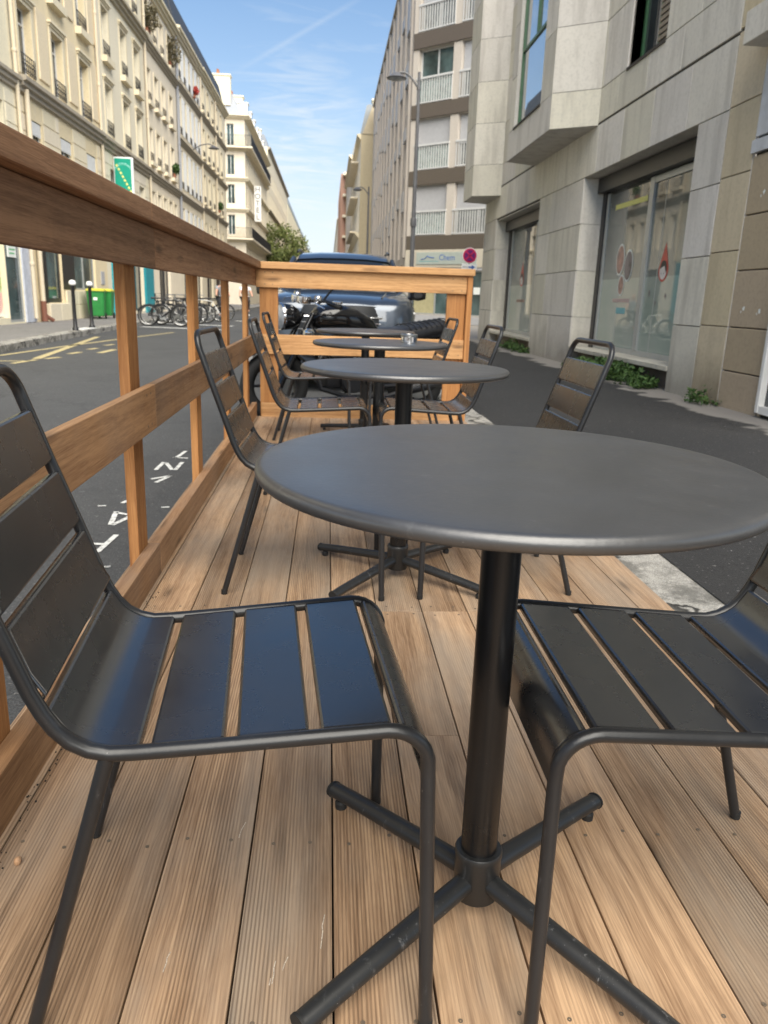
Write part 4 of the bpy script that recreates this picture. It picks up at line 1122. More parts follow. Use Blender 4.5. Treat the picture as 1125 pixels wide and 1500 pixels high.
b = MB(RF); b.box(BW[0], BW[1], .50, .66, 4.125, 4.158); b.build('window_ledge', M['joint'], J)
bay(19.6, 21.39, 19.95, 21.2, .64, 3.45, 9.4, J)

# tan tiled shop next to it
L = thing('tiled_shopfront', 'tan tiled pier and pale canopy of the shop at the right edge', 'shopfront', (RXX, 6, -.012))
b = MB(RF); facade(b, -9, 7.855, -.1, 9.5, [(-3, 7.0, .02, 2.4)], .3); b.V = [v+Vector((.03, 0, 0)) for v in b.V]; b.build('wall', M['joint'], L)
b = MB(RF)
zc = [-.05, .36, .795, 1.345, 1.865, 2.41]
for za, zb in zip(zc, zc[1:]):
    b.rnd = rj.random(); b.box(7.10, 7.855, -.06, -.004, za+.006, zb-.006, .006)
    b.rnd = rj.random(); b.box(7.045, 7.098, -.35, -.012, za+.006, zb-.006, .006)
b.build('tile', M['tan'], L)
b = MB(RF); b.rnd = .5; b.box(-9, 7.855, -.05, .003, 2.58, 3.345, .004); b.box(-9, 7.88, -.03, .02, 2.43, 2.55, .004); b.build('fascia_panel', simple('pale_grey_panel', (.50, .52, .55), .5), L)
b = MB(RF); b.rnd = .8; b.box(-9, 7.86, -.1, .26, 3.35, 3.63, .006); b.box(-9, 8.0, -.1, .03, 3.63, 4.6, .004); b.build('canopy', M['stone_j'], L)
b = MB(RF); b.rnd = .2; b.box(-9, 7.855, -.05, -.002, 4.62, 9.4); b.build('upper_wall', M['stone_j'], L)
f = MB(RF); f.box(6.98, 7.04, -.06, .05, .03, 2.35, .008); f.box(5.8, 6.978, -.06, .045, .03, .10); f.box(5.8, 6.978, -.06, .045, 2.25, 2.35)
f = f.build('shop_door', M['white'], L)
b = MB(RF); b.box(5.8, 6.98, -.03, -.01, .1, 2.25); b.build('pane', M['glass'], f)
b = MB(RF)
for y, z in ((7.55, 2.05), (7.60, .98), (7.30, .965)): b.rnd = .5; b.poly([(y+.022*math.cos(q)*random.uniform(.5, 1.2), .0005, z+.026*math.sin(q)*random.uniform(.5, 1.2)) for q in [2*PI*k/9 for k in range(9)]]); b.poly([(y+.045+.009*math.cos(q), .0005, z-.03+.012*math.sin(q)) for q in [2*PI*k/7 for k in range(7)]])
b.build('chip', M['paper'], L)

# ------------------------------------------------------------------ apartment block beyond
K = thing('apartment_block', 'pale modern apartment block with brown floor bands and barred balconies', 'building', (3.55, 37.5, -.012))
s2 = math.sqrt(.5)
KF = frame((3.55, 37.5, 0), (s2, -s2, 0), (-s2, -s2, 0)); KS = frame((3.55, 37.5, 0), (0, 1, 0), (-1, 0, 0))
fl = [(3.82, 5.93), (6.57, 8.66), (9.26, 11.42), (12.08, 14.1)]
kx = [(.30, 2.18), (2.60, 4.95), (5.4, 7.3)]
kop = [(a, c, z0, z1) for a, c in kx for z0, z1 in fl] + [(.35, 7.2, .35, 2.3)]
b = MB(KF); b.rnd = .5; facade(b, 0, 8, -.1, 16.3, kop, .35); b.build('wall', M['conc'], K)
sy = [1.6+2.75*k for k in range(11)]
kops = [(y, y+1.05, z0+.1, z1) for y in sy for z0, z1 in fl] + [(y, y+1.05, .9, 2.6) for y in sy]
b = MB(KS); b.rnd = .35; facade(b, 0, 33, -.1, 16.3, kops, .3); shell(b, 0, 33, -.1, 16.3, 10); b.build('wall', M['conc'], K)
b = MB(KS); b.box(-.3, 33, -.3, .12, 16.3, 16.5); b.build('roof_edge', M['greytrim'], K)
for z0, z1 in ((3.2, 3.8), (5.95, 6.55), (8.68, 9.24), (11.44, 12.06), (14.12, 14.75)):
    b = MB(KF); b.rnd = rj.random(); b.box(.03, 8, -.05, .06, z0, z1, .008); b.build('floor_band', M['brown'], K)
for i, (a, c) in enumerate(kx):
    for j, (z0, z1) in enumerate(fl):
        opened = (i == 0 and j == 2)
        f = window(K, KF, a, c, z0, z1, -.22, 'railw', 'glass_curtain' if not opened else 'glass_teal', .06, 1)
        if not opened:
            p = MB(KF); zb = z0+.95+.1*((i+j) % 2)
            p.box(a+.02, c-.02, -.20, -.17, zb, z1-.02)
            for q in range(12): p.box(a+.03, c-.03, -.171, -.164, zb+.04+q*.085, zb+.10+q*.085)
            p.build('roller_shutter', M['shutter_g'], f)
        g = MB(KF)
        g.box(a-.04, c+.04, -.02, .05, z0+.98, z0+1.06); g.box(a-.04, c+.04, -.02, .04, z0+.02, z0+.07)
        n = int((c-a)/.13)
        for q in range(n+1):
            x = a+(c-a)*q/n; g.box(x-.018, x+.018, 0, .03, z0+.07, z0+.98)
        g.build('balcony_railing', M['railw'], K)
        if j in (0, 2) and i == 0 or (j == 1 and i == 0):
            g = MB(KF); g.box(a, c, -.06, -.04, z0+.06, z0+.97); g.build('balcony_screen', M['glass_green'], K)
for y, y1_, z0, z1 in kops:
    f = window(K, KS, y, y1_, z0, z1, -.26, 'railw', 'glass', .06, 1)
    if z0 > 3:
        p = MB(KS); hh = random.Random(int(y*7+z0*3)).choice((.5, .9, 1.4, .7))
        p.box(y-.06, y1_+.06, .01, .09, z1-hh, z1+.02); p.build('shutter', M['shutter_g'], f)
for y in sy:
    b = MB(KS); b.rnd = .7; b.box(y-1.05, y-.55, -.01, .10, 2.9, 16.25); b.build('pilaster', M['conc'], K)
b = MB(KF); b.rnd = .9; b.box(.03, 7.9, -.05, .08, 2.42, 3.19, .01); b.build('shop_fascia', M['conc'], K)
b = MB(KF); b.box(.72, 4.05, .08, .11, 2.56, 3.08, .005); so = b.build('shop_sign', M['shopsign'], K)
b = MB(KF)
add_text(b, 'Chem', .36, lambda v: (2.02+v.x, .112+v.z, 2.84+v.y), 'LEFT'); add_text(b, 'ort', .36, lambda v: (3.98+v.x, .112+v.z, 2.84+v.y), 'RIGHT')
b.build('lettering', M['blue_text'], so)
b = MB(KF); b.tube([(1.0, .112, 2.78), (1.2, .112, 2.80), (1.35, .112, 2.92), (1.5, .112, 2.86), (1.75, .112, 2.84)], .02, 6); b.build('lettering', M['blue_text'], so)
b = MB(KF); b.box(.9, 2.0, .11, .1115, 2.68, 2.70); b.build('lettering', M['teal'], so)
b = MB(KF); b.box(.05, 7.9, -.03, .05, 2.30, 2.41); b.box(.1, 7.9, -.03, .05, .0, .33); b.build('shop_front_trim', M['shutter_g'], K)
f = window(K, KF, .36, 7.19, .36, 2.29, -.1, 'alu', 'glass_teal', .06, 4, name='shop_window')
b = MB(KF); b.box(.5, 1.7, -.128, -.12, .4, 1.5); b.build('shop_display', simple('yellowish_display', (.42, .38, .22), .6), f)
b = MB(KF); b.box(3.85, 4.2, -.1, -.09, 1.3, 1.6); b.build('notice', M['paper'], f)
for k in range(9):
    b = MB(KF); b.box(2.7+.1*(k % 3), 3.6, -.126, -.121, .7+.16*k, .74+.16*k)
    b.build('shelf', M['shutter_g'], f)

# ------------------------------------------------------------------ far right row
def far_right(name, label, x, y0, y1, h, m, roof, wins=True, off=0):
    r = thing(name, label, 'building', (x, y0, -.012)); xf = frame((x, 0, 0), (0, 1, 0), (-1, 0, 0))
    ops = [(y, y+1.1, z, z+1.8) for y in [y0+1.6+2.9*k for k in range(int((y1-y0-2)/2.9))] for z in [4+3.0*q for q in range(int((h-5)/3)+1)] if z+1.9 < h] if wins else []
    b = MB(xf); b.rnd = .5; facade(b, y0, y1, -.1, h, ops, .25); b.build('wall', M[m], r)
    for o in ops: window(r, xf, *o, w=-.2, pane=False, mull=1, fm='white')
    b = MB(xf); b.rnd = .4; shell(b, y0, y1, -.1, h, 11); b.build('gable_wall', M['gable'], r)
    if roof: mansard(r, xf, y0, y1, h+.02, roof, 11, 'zinc')
    for z in (6.5, h-.02): cornice(r, xf, y0, y1, z, .4, .35, 'trim')
    return r, xf
r, xf = far_right('apartment_building', 'drab tan blank gable standing forward of the apartment block', 2.55, 71.2, 98, 14.4, 'cream2', 2.2)
b = MB(xf); b.rnd = .3; b.poly([(71.15, -.1, 14.4), (71.15, -.95, 16.7), (71.15, -2.5, 17.5), (71.15, -9, 17.2), (71.15, -11, 14.4)]); b.build('gable_wall', M['gable'], r)
b = MB(xf)
for z in (7, 10, 13): b.box(76, 92, 0, .7, z-.15, z, .02)
b.build('balcony_slab', M['trim'], r)
for x in (73.5, 80, 88): chimney(r, xf, x, 16.5, -1.6, .5, .6, .9, pots=2)
r, xf = far_right('apartment_building', 'grey white far building left of the blank gable', 2.5, 98.2, 126, 17.2, 'greyfac', 1.6)
r, xf = far_right('apartment_building', 'red brick far building on the right side of the street', 2.45, 126.2, 168, 19.4, 'brick', 0)
b = MB(xf); b.rnd = .5
for k in range(8): b.box(128+5*k, 130.2+5*k, 0, .8, 4, 19.4)
b.build('bay', M['brick'], r)
b = MB(xf)
for z in (7, 10, 13, 16, 19): b.box(126.3, 167.5, -.01, .5, z, z+.35)
b.build('floor_band', M['cream2'], r)
r, xf = far_right('apartment_building', 'pale far building just beyond the red brick one', 2.5, 168.2, 235, 21.5, 'cream2', 2.)
for x in (175, 190, 210): chimney(r, xf, x, 23.5, -1.6, .6, .8, 1.2, pots=2)
r, xf = far_right('apartment_building', 'most distant cream building at the end of the right row', 2.4, 235.2, 520, 23, 'cream', 2., wins=False)
# ------------------------------------------------------------------ green sign on the facade
gs = thing('restaurant_sign', 'green hanging sign with a white arc and a diagonal line of yellow letters', 'sign', (-8.1, 33.3, 4.7))
b = MB(); b.box(-8.47, -7.72, 33.27, 33.40, 4.55, 5.98, .02); b.build('sign_box', M['white_ball'], gs)
b = MB(); b.box(-8.42, -7.79, 33.255, 33.28, 4.60, 5.92); face_ = b.build('sign_face', M['sign_green'], gs)
b = MB()
for k, ch in enumerate('RESTAURANT'):
    a = R_(148-118*k/9); cx, cz = -8.10, 5.40
    ang = a-PI/2
    add_text(b, ch, .115, lambda v, a=a, ang=ang: (cx+.33*math.cos(a)+v.x*math.cos(ang)-v.y*math.sin(ang), 33.25+v.z, cz+.33*math.sin(a)+v.x*math.sin(ang)+v.y*math.cos(ang)))
b.build('lettering', M['sign_mint'], face_)
b = MB()
for k in range(8):
    t_ = k/7; x, z = -8.33+.50*t_, 5.66-.93*t_
    rot = Matrix.Rotation(R_(-30), 3, 'Y')
    b.box(x-.035, x+.035, 33.244, 33.254, z-.045, z+.045, rot=rot)
b.build('lettering', M['sign_yellow'], face_)
b = MB(); b.tube([(-8.5, 33.33, 5.75), (-8.46, 33.33, 5.75)], .02, 6); b.tube([(-8.5, 33.33, 4.9), (-8.46, 33.33, 4.9)], .02, 6); b.build('bracket', M['black'], gs)

# ------------------------------------------------------------------ lamps
wl = thing('wall_lamp', 'street lamp on a curved arm fixed to the shuttered facade', 'lamp', (LX, 52.4, 9.4))
b = MB(); b.tube([(LX-.0, 52.4, 9.45), (LX+.5, 52.4, 9.75), (LX+1.0, 52.4, 9.85), (LX+1.25, 52.4, 9.75)], .035, 8); b.build('arm', M['grey_lamp'], wl)
b = MB(); b.lathe([(.05, .18), (.12, .14), (.34, .02), (.33, 0)], (LX+1.3, 52.4, 9.58), 20); b.build('lamp_shade', M['grey_lamp'], wl)
def street_lamp(x, y, zt, label, reach=.62):
    t = thing('street_lamp', label, 'street lamp', (x, y, -.012), 0, 'street lamps on the right pavement')
    b = MB(); b.lathe([(.11, -.0), (.11, .5), (.085, .6), (.075, 1.5), (.06, zt*.6), (.045, zt)], (x, y, 0), 16); b.lathe([(.095, 0), (.10, .05), (.10, .2), (.09, .25)], (x, y, 3.2), 16); b.build('pole', M['grey_lamp'], t)
    b = MB(); pts = [(x-reach*q, y, zt-.45+.42*math.sin(q*PI*.62)) for q in [k/12 for k in range(13)]]
    b.tube(pts, .032, 8); b.lathe([(.02, 0), (.06, .02), (.06, .1), (.02, .14)], (x, y, zt-.5), 12); b.build('arm', M['grey_lamp'], t)
    b = MB(); b.lathe([(.05, .17), (.13, .12), (.30, .015), (.29, 0)], (x-reach-.06, y, pts[-1][2]-.15), 24); o = b.build('lamp_shade', M['grey_lamp'], t)
    b = MB(); b.lathe([(.02, -.06), (.16, -.05), (.24, .0)], (x-reach-.06, y, pts[-1][2]-.15), 20); b.build('lamp_glass', M['lamp_glass'], o)
    return t
street_lamp(2.62, 25.6, 7.55, 'tall grey street lamp rising beside the balconied apartment block')
street_lamp(2.35, 50.5, 7.55, 'smaller-looking grey street lamp in front of the blank gable, far down the street')

# ------------------------------------------------------------------ no stopping sign, bollards
ns = thing('no_stopping_sign', 'round red and blue no stopping sign with a white panel below it', 'sign', (4.36, 25, -.012))
sx, sy_, sz = 4.36, 25.0, 2.36
b = MB(); b.lathe([(.03, 0), (.03, 2.62)], (sx, sy_, -.01), 12); b.build('pole', M['grey_lamp'], ns)
def disc(m, r0, yy, n='sign_disc', par=None):
    b = MB(); b.lathe([(r0, -.004), (r0, .004)], (sx, yy, sz), 32, axis='y'); return b.build(n, M[m], par or ns)
d0 = disc('white_ball', .235, sy_-.04); disc('sign_red', .215, sy_-.05, 'red_ring', d0); disc('sign_blue', .165, sy_-.06, 'blue_field', d0)
b = MB()
for s_ in (1, -1): b.box(sx-.16, sx+.16, sy_-.070, sy_-.066, sz-.022, sz+.022, rot=Matrix.Rotation(s_*PI/4, 3, 'Y'))
b.build('red_cross', M['sign_red'], d0)
b = MB(); b.box(sx-.24, sx+.24, sy_-.045, sy_-.035, sz-.44, sz-.25, .004); pn = b.build('lower_panel', M['white_ball'], ns)
b = MB(); b.poly([(sx+.20, sy_-.047, sz-.345), (sx+.08, sy_-.047, sz-.27), (sx+.08, sy_-.047, sz-.42)]); b.box(sx-.02, sx+.08, sy_-.0475, sy_-.0465, sz-.37, sz-.32); b.build('arrow', M['blue_text'], pn)
b = MB()
for k in range(5): b.box(sx-.21+.037*k, sx-.185+.037*k, sy_-.0475, sy_-.0465, sz-.375, sz-.315)
b.build('lettering', M['shutter_g'], pn)
def bollard(x, y, z, h, label):
    t = thing('bollard', label, 'bollard', (x, y, z))
    b = MB(); b.lathe([(.075, -.03), (.075, .06), (.05, .09), (.045, .3), (.042, h-.16), (.055, h-.14), (.05, h-.11)], (x, y, z), 16); b.build('post', M['black'], t)
    b = MB(); b.lathe([(.01, h), (.06, h-.015), (.085, h-.06), (.08, h-.10), (.045, h-.13)], (x, y, z), 16); b.build('ball', M['white_ball'], t)
    return t
bollard(-6.10, 19.6, -.02, 1.18, 'black bollard with a white ball top, nearer of the two by the green bins')
bollard(-6.17, 21.2, -.02, 1.18, 'black bollard with a white ball top, farther of the two by the green bins')
bollard(2.98, 19.6, -.012, 1.12, 'slim bollard with a white ball top seen through the end railing')
wp = MB(); wp.box(-6.3, -6.0, 19.9, 21.0, -.018, .0, .004); tag(wp.build('paving_slab', M['white_ball']), 'white slab on the pavement between the two bollards', 'slab')

# ------------------------------------------------------------------ green bins
def bin_(label):
    t = thing('wheelie_bin', label, 'bin', (0, 0, 0), 0, 'green bins with yellow lids')
    b = MB(); secs = []
    for z, a, c in ((.10, .24, .25), (.14, .26, .27), (.5, .285, .32), (.92, .31, .36), (.95, .325, .375), (.98, .325, .375)):
        q = .05; secs.append([(a-q, -c, z), (a, -c+q, z), (a, c-q, z), (a-q, c, z), (-a+q, c, z), (-a, c-q, z), (-a, -c+q, z), (-a+q, -c, z)])
    b.loft(secs, smooth=False); b.build('body', M['bin'], t)
    b = MB(); b.loft([[(x*1.06, y*1.06-.01, z) for x, y, z in [(a_, c_, 0) for a_, c_ in ((.28, -.37), (.31, -.33), (.31, .33), (.28, .37), (-.28, .37), (-.31, .33), (-.31, -.33), (-.28, -.37))] for z in (zz,)] for zz in (.982, 1.02)] + [[(x*.8, y*.8, 1.07) for x, y in ((.28, -.37), (.31, -.33), (.31, .33), (.28, .37), (-.28, .37), (-.31, .33), (-.31, -.33), (-.28, -.37))]], smooth=False)
    b.build('lid', M['binlid'], t)
    b = MB(); b.box(-.07, .07, -.345, -.335, .66, .76); b.build('label', M['paper'], t)
    for s_ in (1, -1):
        b = MB(); b.lathe([(.04, -.03), (.11, -.025), (.11, .025), (.04, .03)], (s_*.27, .22, .11), 18, axis='x'); b.build('wheel', M['tyre'], t)
    b = MB(); b.tube([(-.25, .40, .93), (-.25, .46, .95), (.25, .46, .95), (.25, .40, .93)], .018, 8); b.build('handle', M['bin'], t)
    return t
b1 = bin_('nearer green bin with a yellow lid and a pale label'); b1.location = (-7.98, 28.15, -.02); b1.scale = (.93, .93, .95); b1.rotation_euler = (0, 0, R_(8))
dup(b1, (-7.93, 28.95, -.02), R_(4), 'green bin with a yellow lid standing partly behind the other bin')

# ------------------------------------------------------------------ bicycles
def ring(b, c, r, t_, n=30, seg=8):
    b.tube([(c[0]+r*math.cos(2*PI*k/n), c[1], c[2]+r*math.sin(2*PI*k/n)) for k in range(n)], t_, seg, closed=True)
def bicycle(label, fm='black', basket=False, group='parked bicycles'):
    t = thing('bicycle', label, 'bicycle', (0, 0, 0), 0, group)
    for x in (-.53, .53):
        b = MB(); ring(b, (x, 0, .34), .318, .022); w = b.build('wheel', M['tyre'], t)
        b = MB(); ring(b, (x, 0, .34), .29, .010, 30, 6)
        for k in range(14): b.tube([(x, .02*(-1)**k, .34), (x+.29*math.cos(2*PI*k/14), 0, .34+.29*math.sin(2*PI*k/14))], .0022, 4)
        b.lathe([(.02, -.05), (.03, 0), (.02, .05)], (x, 0, .34), 10, axis='y'); b.build('rim', M['steel'], w)
        b = MB(); b.tube([(x+.355*math.cos(a), 0, .34+.355*math.sin(a)) for a in [R_(q) for q in range(20, 161, 14)]], .022, 6, flat=.5); b.build('mudguard', M['black'], t)
    b = MB(); BB, ST, HT, HB = (-.08, 0, .30), (-.24, 0, .80), (.36, 0, .86), (.40, 0, .68)
    for p_, q_, r in ((BB, ST, .018), (BB, HB, .02), (ST, HT, .017), (HT, HB, .02)): b.tube([p_, q_], r, 8)
    for s_ in (1, -1):
        b.tube([BB, (-.53, s_*.06, .34)], .011, 6); b.tube([ST, (-.53, s_*.06, .34)], .010, 6)
        b.tube([HB, (.45, s_*.055, .55), (.53, s_*.055, .34)], .012, 6)
    b.build('frame', M[fm], t)
    b = MB(); b.tube([(.36, 0, .86), (.33, 0, 1.0)], .014, 8); b.tube([(.20, .29, 1.02), (.30, .2, 1.03), (.34, 0, 1.02), (.30, -.2, 1.03), (.20, -.29, 1.02)], .012, 8); b.build('handlebar', M['steel'], t)
    b = MB(); b.loft([[(-.40, y*.10, .90+z*.03) for y, z in ((-1, 0), (-.7, 1), (.7, 1), (1, 0), (.5, -1), (-.5, -1))], [(-.28, y*.08, .905+z*.028) for y, z in ((-1, 0), (-.7, 1), (.7, 1), (1, 0), (.5, -1), (-.5, -1))], [(-.12, y*.025, .90+z*.02) for y, z in ((-1, 0), (-.7, 1), (.7, 1), (1, 0), (.5, -1), (-.5, -1))]]); b.tube([ST, (-.28, 0, .89)], .013, 8); b.build('saddle', M['black'], t)
    b = MB(); b.lathe([(.09, -.006), (.09, .006)], (-.08, .05, .30), 20, axis='y'); b.tube([(-.08, .07, .30), (.06, .08, .22), (.06, .17, .22)], .012, 6); b.tube([(-.08, -.07, .30), (-.22, -.08, .38), (-.22, -.17, .38)], .012, 6); b.build('crank', M['steel'], t)
    if basket:
        b = MB()
        for z in (.80, .88, .96, 1.04): b.tube([(.44, -.16, z), (.44, .16, z), (.72, .18, z), (.72, -.18, z)], .006, 5, closed=True)
        for k in range(7):
            y = -.16+.32*k/6; b.tube([(.72, y, .79), (.72, y, 1.05)], .005, 4); b.tube([(.44, y, .79), (.72, y, .79)], .005, 4)
        b.build('basket', M['black'], t)
    return t
bk0 = bicycle('black bicycle parked at the near end of the row', 'black'); bk0.location = (-5.45, 26.9, ROADZ); bk0.rotation_euler = (0, 0, R_(4))
bk1 = bicycle('white framed bicycle with a front basket standing in the parked row', 'white', True); bk1.location = (-5.35, 28.55, ROADZ); bk1.rotation_euler = (0, 0, R_(186))
lab = ['second bicycle of the parked row, close behind the nearest', 'third parked bicycle, its wheels overlapping the next', 'bicycle in the middle of the parked row under the dark shop opening', 'bicycle behind the white framed one in the parked row', 'last but one bicycle of the parked row', 'bicycle at the far end of the parked row']
for k, (x, y, a) in enumerate(((-5.5, 27.4, 2), (-5.25, 27.95, -4), (-5.5, 29.1, 5), (-5.3, 29.7, -3), (-5.4, 30.4, 3), (-5.2, 31.2, -6))):
    dup(bk0, (x, y, ROADZ), R_(a+180*(k % 2)), lab[k])
dup(bk1, (-5.0, 33.2, ROADZ), R_(170), 'white framed bicycle with a basket standing apart beyond the parked row')
dup(bk0, (-4.9, 34.6, ROADZ), R_(12), 'black bicycle standing apart beyond the parked row')

# ------------------------------------------------------------------ cyclists
def skin_body(name, J, E, rad, m, parent, sub=2, root=0):
    me = bpy.data.meshes.new(name); me.from_pydata(J, E, []); me.materials.append(M[m])
    o = bpy.data.objects.new(name, me); COL.objects.link(o)
    if parent is not None: o.parent = parent
    md = o.modifiers.new('skin', 'SKIN'); md.use_smooth_shade = True
    sv = me.skin_vertices[0].data if me.skin_vertices else None
    if sv is None:
        bm = bmesh.new(); bm.from_mesh(me); bm.verts.layers.skin.verify(); bm.to_mesh(me); bm.free(); sv = me.skin_vertices[0].data
    for i, r in enumerate(rad):
        sv[i].radius = r if isinstance(r, tuple) else (r, r); sv[i].use_root = (i == root)
    s_ = o.modifiers.new('smooth', 'SUBSURF'); s_.levels = sub; s_.render_levels = sub
    return o
def cyclist(label, loc, rz, shirt):
    t = thing('person', label, 'person', loc, rz, None)
    # 0 pelvis 1 waist 2 chest 3 neck 4 headlow 5 headmid 6 headtop | arms | legs
    Jp = [(-.27, 0, .93), (-.22, 0, 1.07), (-.10, 0, 1.30), (-.02, 0, 1.45), (.02, 0, 1.52), (.04, 0, 1.60), (.035, 0, 1.70)]
    E_ = [(0, 1), (1, 2), (2, 3), (3, 4), (4, 5), (5, 6)]
    rr = [(.13, .15), (.12, .13), (.13, .16), .055, .06, (.085, .075), .07]
    for s_ in (1, -1):
        i = len(Jp); Jp += [(-.06, s_*.18, 1.38), (.08, s_*.25, 1.18), (.20, s_*.27, 1.06), (.25, s_*.28, 1.04)]
        E_ += [(2, i), (i, i+1), (i+1, i+2), (i+2, i+3)]; rr += [.062, .043, .032, .034]
        i = len(Jp); kn = (.14, s_*.12, .86) if s_ > 0 else (.16, s_*.12, .72); ft = (-.16, s_*.13, .43) if s_ > 0 else (.04, s_*.13, .26)
        Jp += [(-.22, s_*.10, .90), kn, ft, (ft[0]+.15, s_*.13, ft[2]-.04)]
        E_ += [(0, i), (i, i+1), (i+1, i+2), (i+2, i+3)]; rr += [.092, .062, .042, .035]
    body = skin_body('body', Jp, E_, rr, 'skin', t)
    # five fingers per hand closed round the grip
    for s_ in (1, -1):
        b = MB()
        for k in range(4):
            y = s_*(.245+.021*k); L_ = (.8, 1, .95, .75)[k]
            b.tube([(.245, y, 1.05), (.285, y, 1.05), (.30, y, 1.03), (.29, y, 1.03-.022*L_), (.26, y, 1.03-.028*L_)], [.0095, .009, .0088, .008, .007], 6)
        b.tube([(.235, s_*.24, 1.04), (.255, s_*.222, 1.025), (.275, s_*.222, 1.01)], [.011, .010, .008], 6)
        b.build('hand', M['skin'], t)
    Js = [(-.25, 0, .98), (-.22, 0, 1.07), (-.10, 0, 1.30), (-.03, 0, 1.42), (-.06, .18, 1.385), (.02, .22, 1.27), (-.06, -.18, 1.385), (.02, -.22, 1.27)]
    skin_body('shirt', Js, [(0, 1), (1, 2), (2, 3), (2, 4), (4, 5), (2, 6), (6, 7)], [(.145, .165), (.14, .15), (.145, .175), .07, .075, .062, .075, .062], shirt, t)
    Jt = [(-.26, 0, .95), (-.22, .10, .90), (.14, .12, .86), (-.14, .13, .47), (-.22, -.10, .90), (.16, -.12, .72), (.05, -.13, .31)]
    skin_body('trousers', Jt, [(0, 1), (1, 2), (2, 3), (0, 4), (4, 5), (5, 6)], [(.15, .165), .105, .075, .055, .105, .075, .055], 'trouser', t)
    b = MB()
    b.lathe([(.02, .12), (.06, .105), (.088, .06), (.092, .01), (.085, -.04)], (.015, 0, 1.645), 18); b.build('hair', M['hair'], t)
    b = MB(); b.loft([[(.11, -.012, 1.585), (.11, .012, 1.585), (.105, 0, 1.63)], [(.135, -.008, 1.587), (.135, .008, 1.587), (.128, 0, 1.60)]])
    b.build('nose', M['skin'], t)
    b = MB()
    for s_ in (1, -1): b.lathe([(.003, .008), (.009, 0), (.003, -.008)], (.112, s_*.032, 1.622), 8)
    b.box(.110, .116, -.022, .022, 1.553, 1.560); b.build('face_detail', M['hair'], t)
    for s_ in (1, -1):
        b = MB(); b.loft([[(.02+x*.02, s_*.082, 1.60+z*.03) for x, z in ((1, 0), (.5, 1), (-.7, 1), (-1, 0), (-.3, -1), (.6, -.8))], [(.012+x*.014, s_*.10, 1.60+z*.026) for x, z in ((1, 0), (.5, 1), (-.7, 1), (-1, 0), (-.3, -1), (.6, -.8))]]); b.build('ear', M['skin'], t)
    return t
dup(bk1, (-4.55, 34.6, ROADZ), R_(-72), 'bicycle ridden by the cyclist in the grey top', 'bicycles being ridden')
cyclist('cyclist in a grey top and dark trousers riding towards the deck', (-4.55, 34.6, ROADZ), R_(-72), 'shirt_g')
dup(bk0, (-3.72, 36.2, ROADZ), R_(-78), 'bicycle ridden by the cyclist in the white top', 'bicycles being ridden')
cyclist('cyclist in a white top riding beside the railing corner', (-3.72, 36.2, ROADZ), R_(-78), 'shirt_w')

